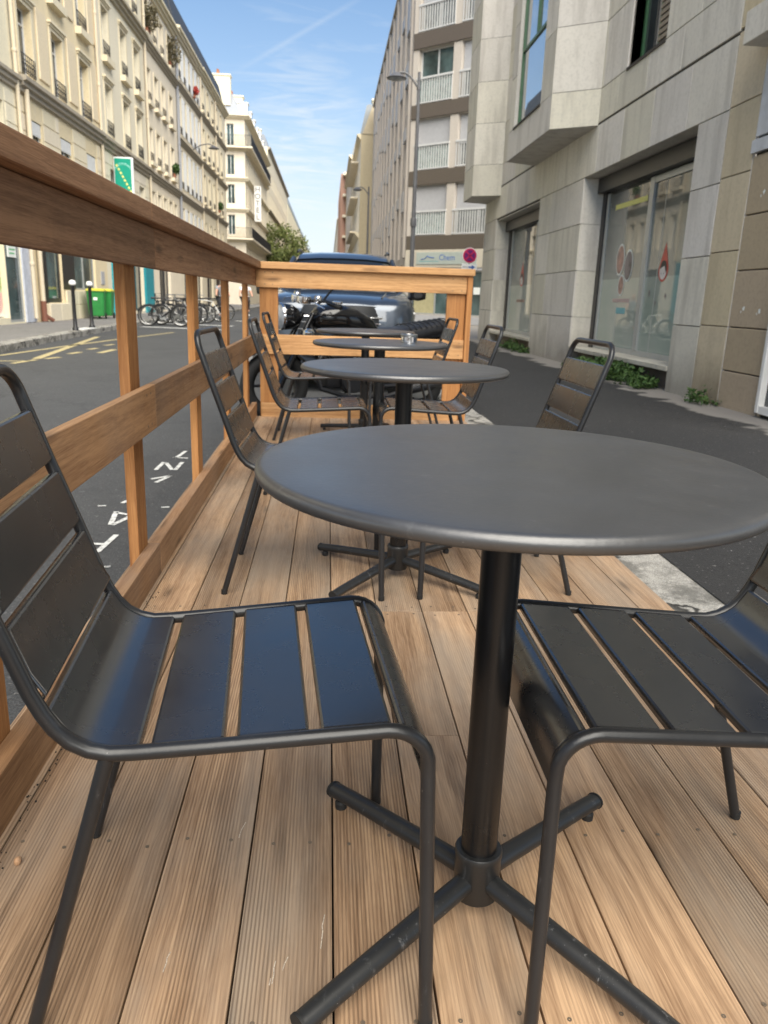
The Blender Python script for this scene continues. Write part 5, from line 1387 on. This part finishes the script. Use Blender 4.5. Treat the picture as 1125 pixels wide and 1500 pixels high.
# ------------------------------------------------------------------ motorcycle
def motorcycle():
    t = thing('motorcycle', 'black motorcycle with chrome levers and a round headlamp parked behind the end railing', 'motorcycle', (0, 0, 0))
    for x, r, wd in ((.72, .31, .055), (-.70, .30, .075)):
        b = MB(); ring(b, (x, 0, r), r-wd, wd, 32, 10); w = b.build('wheel', M['tyre'], t)
        b = MB(); b.lathe([(.06, -.05), (.07, -.03), (.07, .03), (.06, .05)], (x, 0, r), 16, axis='y'); ring(b, (x, 0, r), r-wd*1.85, .022, 32, 6)
        for k in range(7): b.tube([(x, 0, r), (x+(r-wd*1.9)*math.cos(2*PI*k/7), 0, r+(r-wd*1.9)*math.sin(2*PI*k/7))], .013, 6)
        b.build('rim', M['black'], w)
        b = MB(); b.lathe([(.06, -.003), (.14, -.003), (.14, .003), (.06, .003)], (x, .075, r), 24, axis='y'); b.build('brake_disc', M['steel'], w)
    b = MB()
    for s_ in (1, -1): b.tube([(.72, s_*.10, .31), (.58, s_*.10, .62), (.44, s_*.10, .93)], [.030, .027, .022], 10)
    b.build('fork', M['gloss_black'], t)
    b = MB(); secs = [[(x, y*w_, z) for y, z in ((-1, zz-.02), (-.8, zz+.01), (0, zz+.02), (.8, zz+.01), (1, zz-.02))] for x, zz, w_ in ((1.0, .52, .05), (.9, .63, .065), (.75, .67, .07), (.6, .63, .07), (.46, .52, .06))]
    b.loft(secs, caps=False, closed=False); b.build('front_mudguard', M['gloss_black'], t)
    b = MB(); b.lathe([(.02, -.10), (.07, -.09), (.105, -.03), (.112, .04), (.108, .06)], (.62, 0, .90), 28, axis='x'); h = b.build('headlamp', M['gloss_black'], t)
    b = MB(); b.lathe([(.114, .05), (.118, .062), (.112, .075), (.104, .07)], (.62, 0, .90), 28, axis='x', caps=False); b.build('headlamp_ring', M['chrome'], h)
    b = MB(); b.lathe([(.104, .066), (.08, .082), (.04, .092), (.004, .095)], (.62, 0, .90), 28, axis='x'); b.build('lens', M['lamp_glass'], h)
    b = MB(); b.tube([(.36, .40, 1.03), (.42, .30, 1.06), (.47, .12, 1.05), (.47, 0, 1.03), (.47, -.12, 1.05), (.42, -.30, 1.06), (.36, -.40, 1.03)], .014, 10); hb = b.build('handlebar', M['gloss_black'], t)
    for s_ in (1, -1):
        b = MB(); b.tube([(.40, s_*.31, 1.05), (.34, s_*.43, 1.02)], .020, 10); b.build('grip', M['rubber'], hb)
        b = MB(); b.tube([(.46, s_*.24, 1.05), (.51, s_*.30, 1.04), (.48, s_*.42, 1.01)], [.012, .010, .007], 8, flat=.6); b.box(.42, .47, s_*.21-.03, s_*.21+.03, 1.03, 1.10, .012); b.build('lever', M['chrome'], hb)
        b = MB(); b.tube([(.41, s_*.25, 1.07), (.37, s_*.33, 1.17), (.37, s_*.35, 1.21)], .009, 8); mi = b.build('mirror_stem', M['black'], t)
        b = MB(); b.loft([[(.37+dx, s_*.36+.105*math.cos(a)*q, 1.245+.06*math.sin(a)*q*(1+.15*math.cos(a)*s_)) for a in [2*PI*k/16 for k in range(16)]] for dx, q in ((.035, .5), (.02, .9), (.0, 1.), (-.006, .95))]); b.build('mirror', M['gloss_black'], mi)
        b = MB(); b.tube([(.52, s_*.12, .80), (.54, s_*.24, .80)], .012, 8); b.lathe([(.02, -.04), (.035, -.02), (.035, .03), (.02, .045)], (.54, s_*.27, .80), 14, axis='x'); b.build('indicator', M['chrome'], t)
    b = MB(); b.lathe([(.055, 0), (.06, .03), (.058, .06), (.04, .065)], (.50, .06, 1.02), 20); b.lathe([(.055, 0), (.06, .03), (.058, .06), (.04, .065)], (.50, -.06, 1.02), 20); b.build('gauge', M['chrome'], t)
    b = MB(); secs = []
    for x, zc, hw_, hh in ((.40, .88, .06, .05), (.34, .89, .12, .10), (.20, .90, .165, .125), (.02, .88, .17, .12), (-.14, .83, .13, .09), (-.22, .79, .07, .05)):
        secs.append([(x, hw_*math.copysign(abs(math.cos(a))**.8, math.cos(a)), zc+hh*math.copysign(abs(math.sin(a))**.8, math.sin(a))) for a in [2*PI*k/20 for k in range(20)]])
    b.loft(secs); tk = b.build('fuel_tank', M['gloss_black'], t)
    b = MB(); b.lathe([(.045, 0), (.045, .018), (.03, .022)], (.16, 0, 1.02), 20); b.build('filler_cap', M['chrome'], tk)
    b = MB(); secs = []
    for x, zt, hw_, hh in ((-.17, .80, .08, .05), (-.26, .805, .13, .06), (-.40, .80, .155, .065), (-.58, .815, .16, .07), (-.78, .86, .15, .065), (-.98, .885, .13, .055), (-1.06, .885, .08, .035)):
        secs.append([(x, hw_*math.copysign(abs(math.cos(a))**.55, math.cos(a)), zt-.045+hh*math.copysign(abs(math.sin(a))**.7, math.sin(a))) for a in [2*PI*k/20 for k in range(20)]])
    b.loft(secs); b.build('seat', M['seatleather'], t)
    b = MB()
    for k in range(9):
        x = -.52-.055*k; z = .826+.012*k*.6
        b.tube([(x, -.15, z-.02+.012), (x, -.09, z+.021), (x, 0, z+.026), (x, .09, z+.021), (x, .15, z-.008)], .006, 6)
    b.build('seat_rib', M['seatleather'], t)
    b = MB(); b.box(-.25, .30, -.15, .15, .30, .52, .04, 2); b.lathe([(.12, 0), (.12, .05), (.11, .06)], (.06, .15, .38), 24, axis='y')
    for k in range(7): b.box(.02, .26, -.14, .14, .54+.032*k, .556+.032*k, .004)
    b.build('engine', M['black'], t)
    b = MB(); b.lathe([(.115, .0), (.118, .02), (.08, .035), (.01, .04)], (-.14, .15, .38), 24, axis='y'); b.build('engine_cover', M['gloss_black'], t)
    b = MB(); b.tube([(.30, .08, .62), (.40, .12, .48), (.36, .16, .30), (.10, .18, .22), (-.3, .18, .22), (-.45, .19, .26)], .022, 10); b.tube([(-.40, .20, .25), (-.50, .20, .28), (-.95, .21, .36)], [.03, .05, .048], 14); b.build('exhaust', M['black'], t)
    b = MB()
    for s_ in (1, -1):
        b.tube([(.42, 0, .86), (.30, s_*.10, .55), (.10, s_*.12, .26), (-.30, s_*.12, .30), (-.70, s_*.10, .30)], .02, 8)
        b.tube([(.40, 0, .88), (.0, s_*.10, .72), (-.35, s_*.12, .70), (-.95, s_*.10, .78)], .018, 8)
        b.tube([(-.68, s_*.14, .34), (-.55, s_*.14, .70)], .03, 10)
    b.build('frame', M['black'], t)
    b = MB(); secs = [[(x, y*.09, z) for y, z in ((-1, zz-.05), (-.8, zz), (0, zz+.02), (.8, zz), (1, zz-.05))] for x, zz in ((-.45, .66), (-.62, .72), (-.85, .76), (-1.05, .72), (-1.15, .62))]
    b.loft(secs, caps=False, closed=False); b.build('rear_mudguard', M['gloss_black'], t)
    b = MB(); b.box(-1.10, -1.03, -.06, .06, .70, .76, .01); b.build('tail_lamp', M['sign_red'], t)
    b = MB()
    for s_ in (1, -1): b.box(-.36, -.02, s_*.145-.02, s_*.145+.02, .52, .70, .03, 2)
    b.build('side_panel', M['gloss_black'], t)
    return t
mc = motorcycle(); mc.location = (.20, 7.42, ROADZ); mc.rotation_euler = (R_(-4), 0, R_(206)); mc.scale = (1.06, 1.06, 1.03)

# ------------------------------------------------------------------ car (x forward)
def car():
    t = thing('parked_car', 'large blue grey metallic car parked nose-on behind the motorcycle', 'car', (0, 0, 0))
    b = MB(); secs = []
    #   x     zlow  zbelt  ztop   half-width low / belt / top
    S = [(2.28, .34, .86, 1.0, .62, .70, .56), (2.25, .26, .90, 1.045, .76, .80, .66), (2.15, .22, .94, 1.09, .85, .87, .74), (1.95, .22, .98, 1.13, .90, .915, .78), (1.6, .24, 1.0, 1.165, .915, .93, .80), (1.2, .26, 1.02, 1.195, .92, .935, .82), (.80, .26, 1.04, 1.22, .92, .935, .83), (.4, .26, 1.04, 1.22, .92, .935, .86), (-.5, .26, 1.05, 1.2, .92, .94, .87), (-1.4, .28, 1.05, 1.19, .92, .935, .86), (-1.9, .32, 1.04, 1.19, .90, .92, .84), (-2.15, .40, 1.04, 1.18, .84, .88, .80), (-2.22, .50, 1.0, 1.10, .76, .82, .74)]
    for x, zl, zb, zt, wl_, wb, wt in S:
        half = [(0, zl), (wl_*.8, zl), (wl_, zl+.10), (wb, (zl+zb)/2), (wb, zb-.04), (wb*.985, zb+.02), ((wb+wt)/2, (zb+zt)/2+.03), (wt, zt-.012), (wt*.72, zt+.004), (wt*.62, zt-.004), (wt*.3, zt+.006), (0, zt+.008)]
        secs.append([(x, y, z) for y, z in half] + [(x, -y, z) for y, z in half[-2:0:-1]])
    b.loft(secs); body = b.build('body', M['car'], t, auto=55)
    # glasshouse
    b = MB(); secs = []
    Gs = [(.86, 1.165, 1.20, .80, .78), (.62, 1.17, 1.35, .84, .76), (.35, 1.17, 1.54, .86, .70), (.10, 1.17, 1.655, .87, .66), (-.3, 1.18, 1.705, .87, .65), (-1.0, 1.18, 1.695, .87, .645), (-1.6, 1.18, 1.64, .86, .63), (-1.95, 1.18, 1.46, .84, .62), (-2.12, 1.18, 1.22, .80, .66)]
    for x, z0, z1, w0, w1 in Gs:
        half = [(0, z0), (w0, z0), (w0*.62+w1*.38, z0+(z1-z0)*.45), (w1, z1-.05*(z1-z0)/.45), (w1*.92, z1), (w1*.5, z1+.022), (0, z1+.028)]
        secs.append([(x, y, z) for y, z in half] + [(x, -y, z) for y, z in half[-2:0:-1]])
    b.loft(secs, caps=True); b.build('glasshouse', M['carglass'], t, auto=60)
    # roof skin and pillars sit just proud of the glass
    b = MB(); secs = []
    for x, z1, w1 in ((.24, 1.60, .682), (.10, 1.658, .662), (-.3, 1.708, .652), (-1.0, 1.698, .647), (-1.6, 1.643, .632), (-1.75, 1.578, .628)):
        secs.append([(x, -w1*1.005, z1-.045), (x, -w1*.93, z1+.006), (x, -w1*.5, z1+.029), (x, 0, z1+.035), (x, w1*.5, z1+.029), (x, w1*.93, z1+.006), (x, w1*1.005, z1-.045)])
    b.loft(secs, caps=False, closed=False); b.build('roof', M['car'], t)
    for s_ in (1, -1):
        b = MB(); b.tube([(.86, s_*.80, 1.175), (.62, s_*.795, 1.31), (.35, s_*.73, 1.50), (.14, s_*.69, 1.62)], .035, 8); b.build('pillar', M['car'], t)
        b = MB(); b.tube([(-.35, s_*.88, 1.19), (-.38, s_*.675, 1.64)], .03, 8); b.build('pillar', M['car'], t)
        b = MB(); b.tube([(-1.3, s_*.875, 1.19), (-1.45, s_*.665, 1.60)], .04, 8); b.build('pillar', M['car'], t)
        b = MB(); b.tube([(.1, s_*.64, 1.71), (-.3, s_*.635, 1.755), (-1.1, s_*.63, 1.75), (-1.6, s_*.62, 1.70)], .018, 8); b.build('roof_rail', M['carblack'], t)
        b = MB(); b.loft([[(x, s_*(1.03+y), 1.17+z) for y, z in ((-.12, -.05), (.0, -.075), (.10, -.05), (.11, .03), (.06, .085), (-.10, .075))] for x in (.80,)] + [[(x, s_*(1.03+y*.9), 1.17+z*.9) for y, z in ((-.12, -.05), (.0, -.075), (.10, -.05), (.11, .03), (.06, .085), (-.10, .075))] for x in (.90,)] + [[(.95, s_*(1.02+y*.5), 1.17+z*.5) for y, z in ((-.12, -.05), (.0, -.075), (.10, -.05), (.11, .03), (.06, .085), (-.10, .075))]]); b.tube([(.80, s_*.90, 1.12), (.84, s_*.98, 1.14)], .03, 8); b.build('wing_mirror', M['carblack'], t)
        # headlamp, slim light blade and fog lamp surround
        def fx(y): return 2.285-.30*(abs(y)/.9)**3
        b = MB(); P = []
        for k in range(9):
            y = .50+.41*k/8; P.append((y, fx(y)))
        b.loft([[(x+.012, s_*y, .80+.05*(y-.5)), (x+.020, s_*y, .80+.05*(y-.5)+.05), (x-.03, s_*y, .90+.09*(y-.5)), (x-.09, s_*y, .82)] for y, x in P]); hl = b.build('headlamp', M['lamp_glass'], t)
        b = MB(); b.tube([(fx(y)+.022, s_*y, .905+.11*(y-.5)) for y in [.42+.48*k/10 for k in range(11)]], .014, 8); b.build('light_blade', M['white_ball'], hl)
        b = MB(); b.tube([(fx(.86)-.01, s_*.88, .80), (fx(.88)+.0, s_*.90, .60), (fx(.84)+.03, s_*.86, .42)], [.018, .025, .02], 8); b.build('fog_lamp_trim', M['carblack'], t)
    b = MB(); secs = []
    for k in range(17):
        y = -.68+1.36*k/16; x = 2.292-.30*(abs(y)/.9)**3
        secs.append([(x-.02, y, .40), (x+.018, y, .42), (x+.034, y, .60), (x+.032, y, .88), (x+.016, y, 1.015), (x-.06, y, 1.03)])
    b.loft(secs, smooth=True, caps=True); gr = b.build('grille', M['carblack'], t)
    b = MB(); b.tube([(2.325-.30*(abs(y)/.9)**3, y, .885) for y in [-.56+1.12*k/16 for k in range(17)]], .013, 8)
    for z in (.50, .58, .66, .74, .82): b.tube([(2.325-.30*(abs(y)/.9)**3, y, z) for y in [-.5+1.0*k/12 for k in range(13)]], .006, 6)
    b.build('chrome_strip', M['chrome'], gr)
    b = MB(); b.box(2.315, 2.33, -.26, .26, .37, .48, .004); b.build('number_plate', M['white_ball'], t)
    b = MB(); b.lathe([(.055, 0), (.055, .012), (.04, .016)], (2.325, 0, .78), 20, axis='x'); b.build('badge', M['chrome'], t)
    b = MB(); b.loft([[(2.22-.26*(abs(y)/.9)**3, y, .22), (2.30-.26*(abs(y)/.9)**3, y, .26), (2.31-.28*(abs(y)/.9)**3, y, .36), (2.2-.28*(abs(y)/.9)**3, y, .38)] for y in [-.86+1.72*k/20 for k in range(21)]]); b.build('bumper', M['carblack'], t)
    for x in (1.40, -1.38):
        for s_ in (1, -1):
            b = MB(); ring(b, (x, s_*.83, .35), .275, .085, 30, 10); w = b.build('wheel', M['tyre'], t)
            b = MB(); b.lathe([(.235, -.01), (.24, .0), (.22, .03)], (x, s_*.90, .35), 24, axis='y')
            for k in range(5):
                a = 2*PI*k/5; b.box(x-.03+.11*math.cos(a), x+.03+.11*math.cos(a), s_*.90-.012, s_*.90+.03, .35+.11*math.sin(a)-.10, .35+.11*math.sin(a)+.10, .01, rot=Matrix.Rotation(-a+PI/2, 3, 'Y'))
            b.build('rim', M['steel'], w)
    # bonnet creases
    b = MB()
    for s_ in (1, -1): b.tube([(2.10, s_*.50, 1.112), (1.7, s_*.56, 1.165), (1.2, s_*.60, 1.203), (.9, s_*.62, 1.222)], .010, 6)
    b.build('bonnet_crease', M['car'], t)
    b = MB()
    for y0, y1 in ((-.6, .02), (.05, .66)): b.tube([(.90, y0, 1.235), (.86, y1, 1.245)], .010, 6)
    b.build('wiper', M['carblack'], t)
    return t
cr_ = car(); cr_.location = (.20, 11.55, ROADZ); cr_.rotation_euler = (0, 0, R_(-92))

# ------------------------------------------------------------------ foliage
def leaves(b, pts, size, rr, flat=.4):
    for p in pts:
        s_ = size*rr.uniform(.6, 1.3); n = Vector((rr.gauss(0, 1), rr.gauss(0, 1), rr.gauss(0, 1)+flat)).normalized()
        u = n.orthogonal().normalized(); u.rotate(Matrix.Rotation(rr.uniform(0, 6.28), 3, n)); v = n.cross(u)
        b.rnd = rr.random(); p = Vector(p)
        b.poly([p-u*s_, p-v*s_*.45+n*s_*.12, p+u*s_, p+v*s_*.45+n*s_*.12])
def tree(x, y, h, r, label, seed, n=2600, size=.16, m='leaf'):
    rr = random.Random(seed); t = thing('street_tree', label, 'tree', (x, y, -.02), 0, 'street trees at the far end')
    b = MB(); th = h*.42; b.tube([(x, y, -.05), (x+.03, y, th*.5), (x-.05, y+.05, th)], [.17, .13, .10], 10)
    tips = []
    for k in range(9):
        a = 2*PI*k/9+rr.uniform(-.3, .3); q = rr.uniform(.5, 1.)*r; zt = th+rr.uniform(.12, .50)*h
        p1 = (x+.35*q*math.cos(a), y+.35*q*math.sin(a), th+(zt-th)*.5); p2 = (x+.8*q*math.cos(a), y+.8*q*math.sin(a), zt)
        b.tube([(x-.04, y+.04, th*.93), p1, p2], [.06, .04, .015], 6); tips += [p1, p2]
    b.build('trunk', M['bark'], t)
    b = MB(); cl = [(p, r*rr.uniform(.28, .5)) for p in tips] + [((x+rr.gauss(0, .35)*r, y+rr.gauss(0, .35)*r, th+rr.uniform(.1, .6)*h*.95), r*rr.uniform(.22, .4)) for _ in range(12)]
    pts = []
    for _ in range(n):
        c, q = rr.choice(cl); d = Vector((rr.gauss(0, 1), rr.gauss(0, 1), rr.gauss(0, .8))).normalized()*q*(rr.random()**.35)
        pts.append(Vector(c)+d)
    leaves(b, pts, size, rr); b.build('crown', M[m], t, recalc=False)
tree(-6.6, 112, 10.0, 3.6, 'largest leafy street tree in front of the yellowish far building', 2, 4200, .22)
tree(-5.6, 128, 9.0, 3.0, 'street tree just right of the largest one at the end of the street', 5, 2600, .22)
tree(-4.6, 160, 8.6, 3.4, 'small distant street tree above the car roof on the left', 8, 1800, .26)
tree(-4.4, 205, 10, 4, 'faint most distant street tree at the end of the road', 12, 1500, .34)
def weed(loc, L_, W_, H_, label, seed, n=420, size=.028):
    rr = random.Random(seed); t = thing('weed_clump', label, 'weeds', loc, 0, 'weeds along the foot of the stone wall')
    b = MB(); st = MB(); pts = []
    for k in range(max(6, n//22)):
        px, py = loc[0]+rr.uniform(-.5, .5)*W_, loc[1]+rr.uniform(-.5, .5)*L_
        hh = H_*rr.uniform(.45, 1.)*(1-.6*abs((py-loc[1])/(L_*.5))**2); tx, ty = px+rr.gauss(-.03, .05), py+rr.gauss(0, .06)
        st.tube([(px, py, loc[2]-.01), ((px+tx)/2, (py+ty)/2, loc[2]+hh*.6), (tx, ty, loc[2]+hh)], [.004, .003, .0015], 5)
        for q in range(22):
            f = rr.uniform(.15, 1.05); pts.append((px+(tx-px)*f+rr.gauss(0, .03), py+(ty-py)*f+rr.gauss(0, .04), loc[2]+hh*f+rr.gauss(0, .015)))
    leaves(b, [p for p in pts if p[2] > loc[2]+.005], size, rr, 1.2); b.build('leaves', M['weed'], t, recalc=False); st.build('stem', M['weed'], t)
weed((3.96, 10.9, -.012), 3.3, .30, .27, 'long clump of green weeds below the near shop window', 3, 2600, .036)
weed((3.98, 16.7, -.012), 2.0, .26, .24, 'green weeds below the second shop window', 4, 700, .034)
weed((3.97, 8.02, -.012), .34, .20, .20, 'small tuft of weeds at the foot of the tan pier', 6, 240, .026)
def window_plant(loc, r, label, seed, m='dryleaf'):
    rr = random.Random(seed); t = thing('window_plant', label, 'plant', loc, 0, 'plants in the windows across the street')
    b = MB(); b.box(loc[0]-.12, loc[0]+.14, loc[1]-.3*min(1, r*1.5), loc[1]+.3*min(1, r*1.5), loc[2], loc[2]+.2, .02); b.build('planter', M['pot'], t)
    b = MB(); pts = []
    for _ in range(int(900*min(1, r*1.4))):
        d = Vector((rr.gauss(0, 1), rr.gauss(0, 1), rr.gauss(0, 1))).normalized()*r*(rr.random()**.4); pts.append(Vector(loc)+Vector((.15, 0, .25+r*.6))+Vector((d.x*.7, d.y, d.z)))
    leaves(b, pts, .07, rr); b.build('leaves', M[m], t, recalc=False)
window_plant((LX+.02, 40.45, 12.35), .62, 'dark bushy dry plant in a top floor window of the cream building', 1)
window_plant((LX+.02, 45.75, 12.35), .72, 'brownish bushy plant hanging from the farther top floor window', 2)
window_plant((LX+.02, 45.75, 6.95), .3, 'small green plant on a sill by the grey drainpipe', 3, 'weed')
window_plant((LX+.02, 63.6, 6.95), .34, 'small green plant on a sill of the long cream building', 4, 'weed')
window_plant((LX+.02, 53.3, 12.55), .26, 'red flowers in a window between white shutters', 5, 'sticker_red')
# ------------------------------------------------------------------ camera
cam = bpy.data.cameras.new('camera'); co = bpy.data.objects.new('camera', cam); COL.objects.link(co)
RT = Vector((0.9970610, -0.0691003, 0.0330876)); UP = Vector((-0.0134313, 0.2675332, 0.9634550)); FW = Vector((0.0754271, 0.9610677, -0.2658188))
co.matrix_world = Matrix(((RT.x, UP.x, -FW.x, 0), (RT.y, UP.y, -FW.y, 0), (RT.z, UP.z, -FW.z, .9479), (0, 0, 0, 1)))
cam.sensor_fit = 'VERTICAL'; cam.sensor_height = 24.0; cam.sensor_width = 18.0; cam.lens = 24.0*1127.0/1500.0
cam.clip_start = .02; cam.clip_end = 3000
cam.dof.use_dof = True; cam.dof.focus_distance = 1.25; cam.dof.aperture_fstop = cam.lens/2.9
scene.camera = co

# ------------------------------------------------------------------ sky and sun
SUN_EL, SUN_AZ = R_(46), R_(165)      # azimuth measured clockwise from +Y (the street direction)
w = bpy.data.worlds.new('World'); scene.world = w; w.use_nodes = True
nt = w.node_tree; nt.nodes.clear()
def wn(typ, ins={}, out=0, **kw):
    nd = nt.nodes.new(typ)
    for k, v in kw.items(): setattr(nd, k, v)
    for k, v in ins.items():
        if isinstance(v, bpy.types.NodeSocket): nt.links.new(v, nd.inputs[k])
        else: nd.inputs[k].default_value = v
    return nd.outputs[out]
def wm(op, a, b=0., c=0.): return wn('ShaderNodeMath', {0: a, 1: b, 2: c}, operation=op)
def wramp(f, stops):
    nd = nt.nodes.new('ShaderNodeValToRGB'); nt.links.new(f, nd.inputs[0]); cr = nd.color_ramp
    while len(cr.elements) < len(stops): cr.elements.new(.5)
    for e, (p, c) in zip(cr.elements, stops): e.position = p; e.color = (c, c, c, 1)
    return nd.outputs[0]
sky = wn('ShaderNodeTexSky', sky_type='NISHITA', sun_disc=False, sun_elevation=SUN_EL, sun_rotation=SUN_AZ, air_density=1.0, dust_density=1.0, ozone_density=1.3)
gen = wn('ShaderNodeTexCoord', out='Generated')
sp = nt.nodes.new('ShaderNodeSeparateXYZ'); nt.links.new(gen, sp.inputs[0]); X_, Y_, Z_ = sp.outputs
zc = wm('MAXIMUM', Z_, 0.0); inv = wm('DIVIDE', 1.0, wm('ADD', zc, .16))
pl = wn('ShaderNodeCombineXYZ', {0: wm('MULTIPLY', X_, inv), 1: wm('MULTIPLY', Y_, inv), 2: 0.0})
n1 = wn('ShaderNodeTexNoise', {'Vector': pl, 'Scale': 1.15, 'Detail': 7.0, 'Roughness': .62, 'Distortion': .5})
pl2 = wn('ShaderNodeMapping', {'Vector': pl, 'Scale': (1.0, 2.6, 1.0), 'Rotation': (0, 0, .5)})
n2 = wn('ShaderNodeTexNoise', {'Vector': pl2, 'Scale': 2.1, 'Detail': 6.0, 'Roughness': .6, 'Distortion': .9})
cl = wm('ADD', wm('MULTIPLY', wramp(n1, [(.55, 0.), (.82, 1.)]), .30), wm('MULTIPLY', wramp(n2, [(.55, 0.), (.80, 1.)]), .22))
hz = wramp(zc, [(0.0, .95), (.10, .72), (.22, .26), (.40, .02), (1.0, .0)])
# contrail: a thin line between two directions high over the street
d1 = Vector((-.0801, .964, .2536)).normalized(); d2 = Vector((.0095, .9531, .3024)).normalized(); nn = d1.cross(d2).normalized(); mid = (d1+d2).normalized()
dn = wn('ShaderNodeVectorMath', {0: gen, 1: tuple(nn)}, out='Value', operation='DOT_PRODUCT'); dm = wn('ShaderNodeVectorMath', {0: gen, 1: tuple(mid)}, out='Value', operation='DOT_PRODUCT')
ct = wm('MULTIPLY', wramp(wm('ABSOLUTE', dn), [(0.0, 1.), (.0016, 0.)]), wramp(dm, [(.9984, 0.), (.9992, .13)]))
bd = wn('ShaderNodeVectorMath', {0: gen, 1: (-.0430, .9811, .1887)}, out='Value', operation='DOT_PRODUCT')
n3 = wn('ShaderNodeTexNoise', {'Vector': pl2, 'Scale': 5.0, 'Detail': 6.0, 'Roughness': .6, 'Distortion': .6})
ct = wm('ADD', ct, wm('MULTIPLY', wramp(bd, [(.9989, 0.), (.9999, .24)]), wramp(n3, [(.44, 0.), (.62, 1.)])))
fac = wn('ShaderNodeMath', {0: wm('ADD', wm('ADD', cl, hz), ct), 1: 0.0}, operation='ADD', use_clamp=True)
mx = nt.nodes.new('ShaderNodeMix'); mx.data_type = 'RGBA'
nt.links.new(fac, mx.inputs[0]); 
sk2 = nt.nodes.new('ShaderNodeMix'); sk2.data_type = 'RGBA'; sk2.blend_type = 'MULTIPLY'; sk2.inputs[0].default_value = 1.0
nt.links.new(sky, sk2.inputs[6]); sk2.inputs[7].default_value = (.70, 1.0, 1.19, 1)
nt.links.new(sk2.outputs[2], mx.inputs[6]); mx.inputs[7].default_value = (7.0, 7.25, 7.25, 1)
bg = nt.nodes.new('ShaderNodeBackground'); nt.links.new(mx.outputs[2], bg.inputs[0]); bg.inputs[1].default_value = .14
ow = nt.nodes.new('ShaderNodeOutputWorld'); nt.links.new(bg.outputs[0], ow.inputs[0])
sl = bpy.data.lights.new('sun', 'SUN'); so = bpy.data.objects.new('sun', sl); COL.objects.link(so)
sl.energy = 9.0; sl.angle = R_(70); sl.color = (1.0, .92, .79)
sd = Vector((math.sin(SUN_AZ)*math.cos(SUN_EL), math.cos(SUN_AZ)*math.cos(SUN_EL), math.sin(SUN_EL)))
so.rotation_euler = sd.to_track_quat('Z', 'Y').to_euler(); so.location = (10, -10, 40)

scene.view_settings.view_transform = 'Standard'; scene.view_settings.look = 'None'
scene.view_settings.exposure = 0; scene.view_settings.gamma = 1
scene.render.engine = 'CYCLES'; scene.cycles.use_denoising = True
scene.cycles.max_bounces = 8; scene.cycles.diffuse_bounces = 4; scene.cycles.glossy_bounces = 4
scene.cycles.sample_clamp_indirect = 8
scene.render.resolution_x = 768; scene.render.resolution_y = 1024
